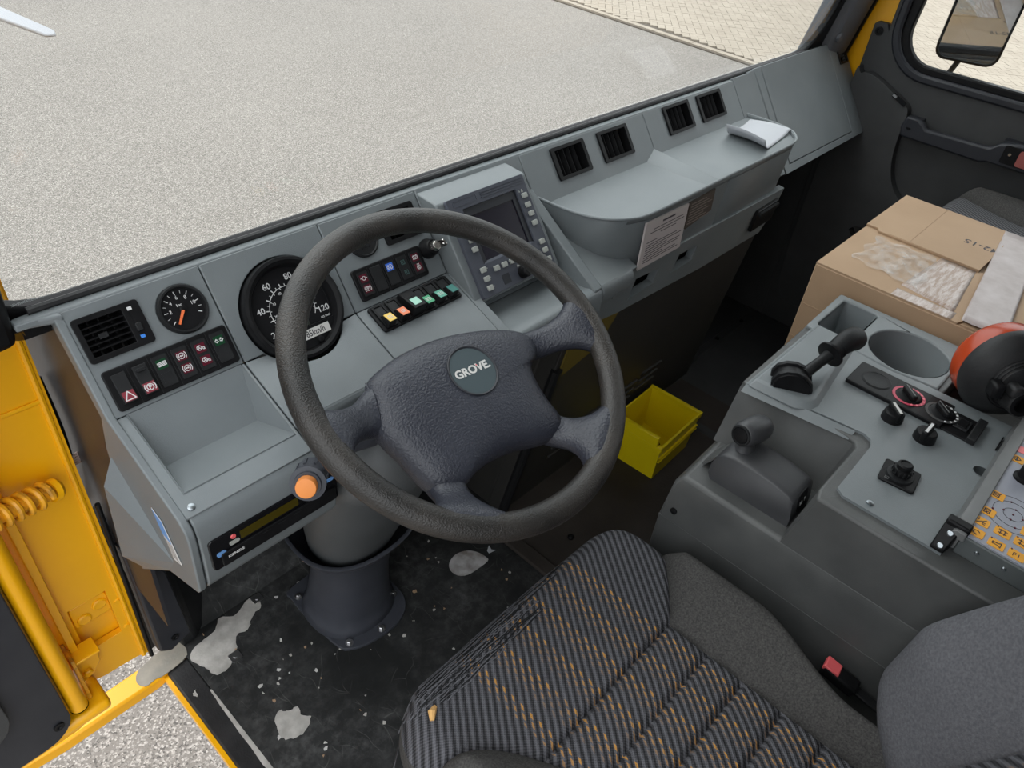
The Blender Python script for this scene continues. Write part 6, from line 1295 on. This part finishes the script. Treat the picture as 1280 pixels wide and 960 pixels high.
# sheet of paper on the shelf
pm_ = [Vector((1.530, 0.735, 0)), Vector((1.668, 0.745, 0)), Vector((1.695, 0.655, 0)), Vector((1.515, 0.632, 0))]
mb = MB(); v = []; f = []; n = 14
for i in range(n+1):
    for j in range(n+1):
        p_ = pm_[0].lerp(pm_[1], i/n).lerp(pm_[3].lerp(pm_[2], i/n), j/n); u_, w_ = i/n, j/n
        z = 0.028 * max(0, 1 - u_*4.0)**1.5 + 0.008*max(0, u_-0.6)**2*6 + 0.004*math.sin(w_*3)
        v.append((p_.x + 0.03*max(0, 0.18-u_), p_.y, 0.8195 + z))
for i in range(n):
    for j in range(n): k = i*(n+1)+j; f.append((k, k+n+1, k+n+2, k+1))
o = mb.add(v, f).build('paper_sheet', 'paper', None, smooth=60); s_ = o.modifiers.new('s', 'SOLIDIFY'); s_.thickness = 0.0004
tag(o, 'curled white paper sheet lying on the dashboard shelf', 'paper')
# torn paper disc on the floor
pts_ = [(0.775, 0.750), (0.795, 0.752), (0.818, 0.742), (0.832, 0.722), (0.836, 0.700), (0.832, 0.690), (0.800, 0.690), (0.772, 0.694), (0.755, 0.708), (0.752, 0.728), (0.760, 0.742)]
o = MB().plate([(p_.x, p_.y) for p_ in smoothcurve([(x, y, 0) for x, y in pts_], 3, True)], [], 0.0004, 0.0022).build('paper_disc', 'paper_dirty'); tag(o, 'dirty torn round paper disc on the black floor', 'paper')
blob('torn_corner', [(0.850, 0.712), (0.866, 0.720), (0.860, 0.706), (0.866, 0.698), (0.850, 0.703)], 'paper', o, 0.002, n=1)
# outside mirror beyond the passenger window
n_in = Vector((-0.93, -0.35, -0.10))
Pm = Vector((2.43, 0.535, 0.945)); tgt = Vector((1.62, 0.22, 0.60)); vc = (Vector((0, 0, 1.4)) - Pm).normalized(); vb = (tgt - Pm).normalized(); mn = (vc + vb).normalized()
upm = (Vector((0, 0.0, 1)) - mn*mn.z).normalized(); xm = upm.cross(mn); MF = frame(Pm, xm, upm, mn)
mr = thing('side_mirror', 'black framed wing mirror outside the passenger window', 'mirror', mw=MF)
mo = rrect(0.160, 0.33, 0.030, 6, 0, 0.11)
MB().prism(mo, -0.035, -0.002).build('mirror_housing', 'black', mr, MF, bevel=0.006)
MB().plate(mo, [rrect(0.147, 0.317, 0.025, 6, 0, 0.11)], -0.002, 0.005).build('mirror_frame', 'black', mr, MF, bevel=0.002)
MB().prism(rrect(0.149, 0.319, 0.025, 6, 0, 0.11), -0.002, 0.001).build('mirror_glass', 'mirror', mr, MF, smooth=0)
MB().tube([Pm - upm*0.02 - mn*0.02, Pm - upm*0.12 + Vector((-0.01, 0.03, 0)), Pm + Vector((-0.05, 0.10, -0.32))], 0.0075, 10).build('mirror_arm', 'soft_black', mr)
# bright metal arm tip outside the windscreen
o = MB().loft([[(0.40, 1.62, 1.022), (0.446, 1.585, 1.020), (0.446, 1.585, 1.012), (0.40, 1.62, 1.014)], [(0.462, 1.475, 0.994), (0.487, 1.47, 0.995), (0.487, 1.47, 0.989), (0.462, 1.475, 0.988)], [(0.470, 1.462, 0.990), (0.484, 1.458, 0.991), (0.484, 1.458, 0.987), (0.470, 1.462, 0.986)]])
o.v = [(x - (0.10*(y-1.47)), y, z) if y > 1.5 else (x, y, z) for x, y, z in o.v]
o = o.build('mirror_bracket', 'white_paint', None, bevel=0.002); tag(o, 'white flat metal arm end outside the windscreen', 'bracket')
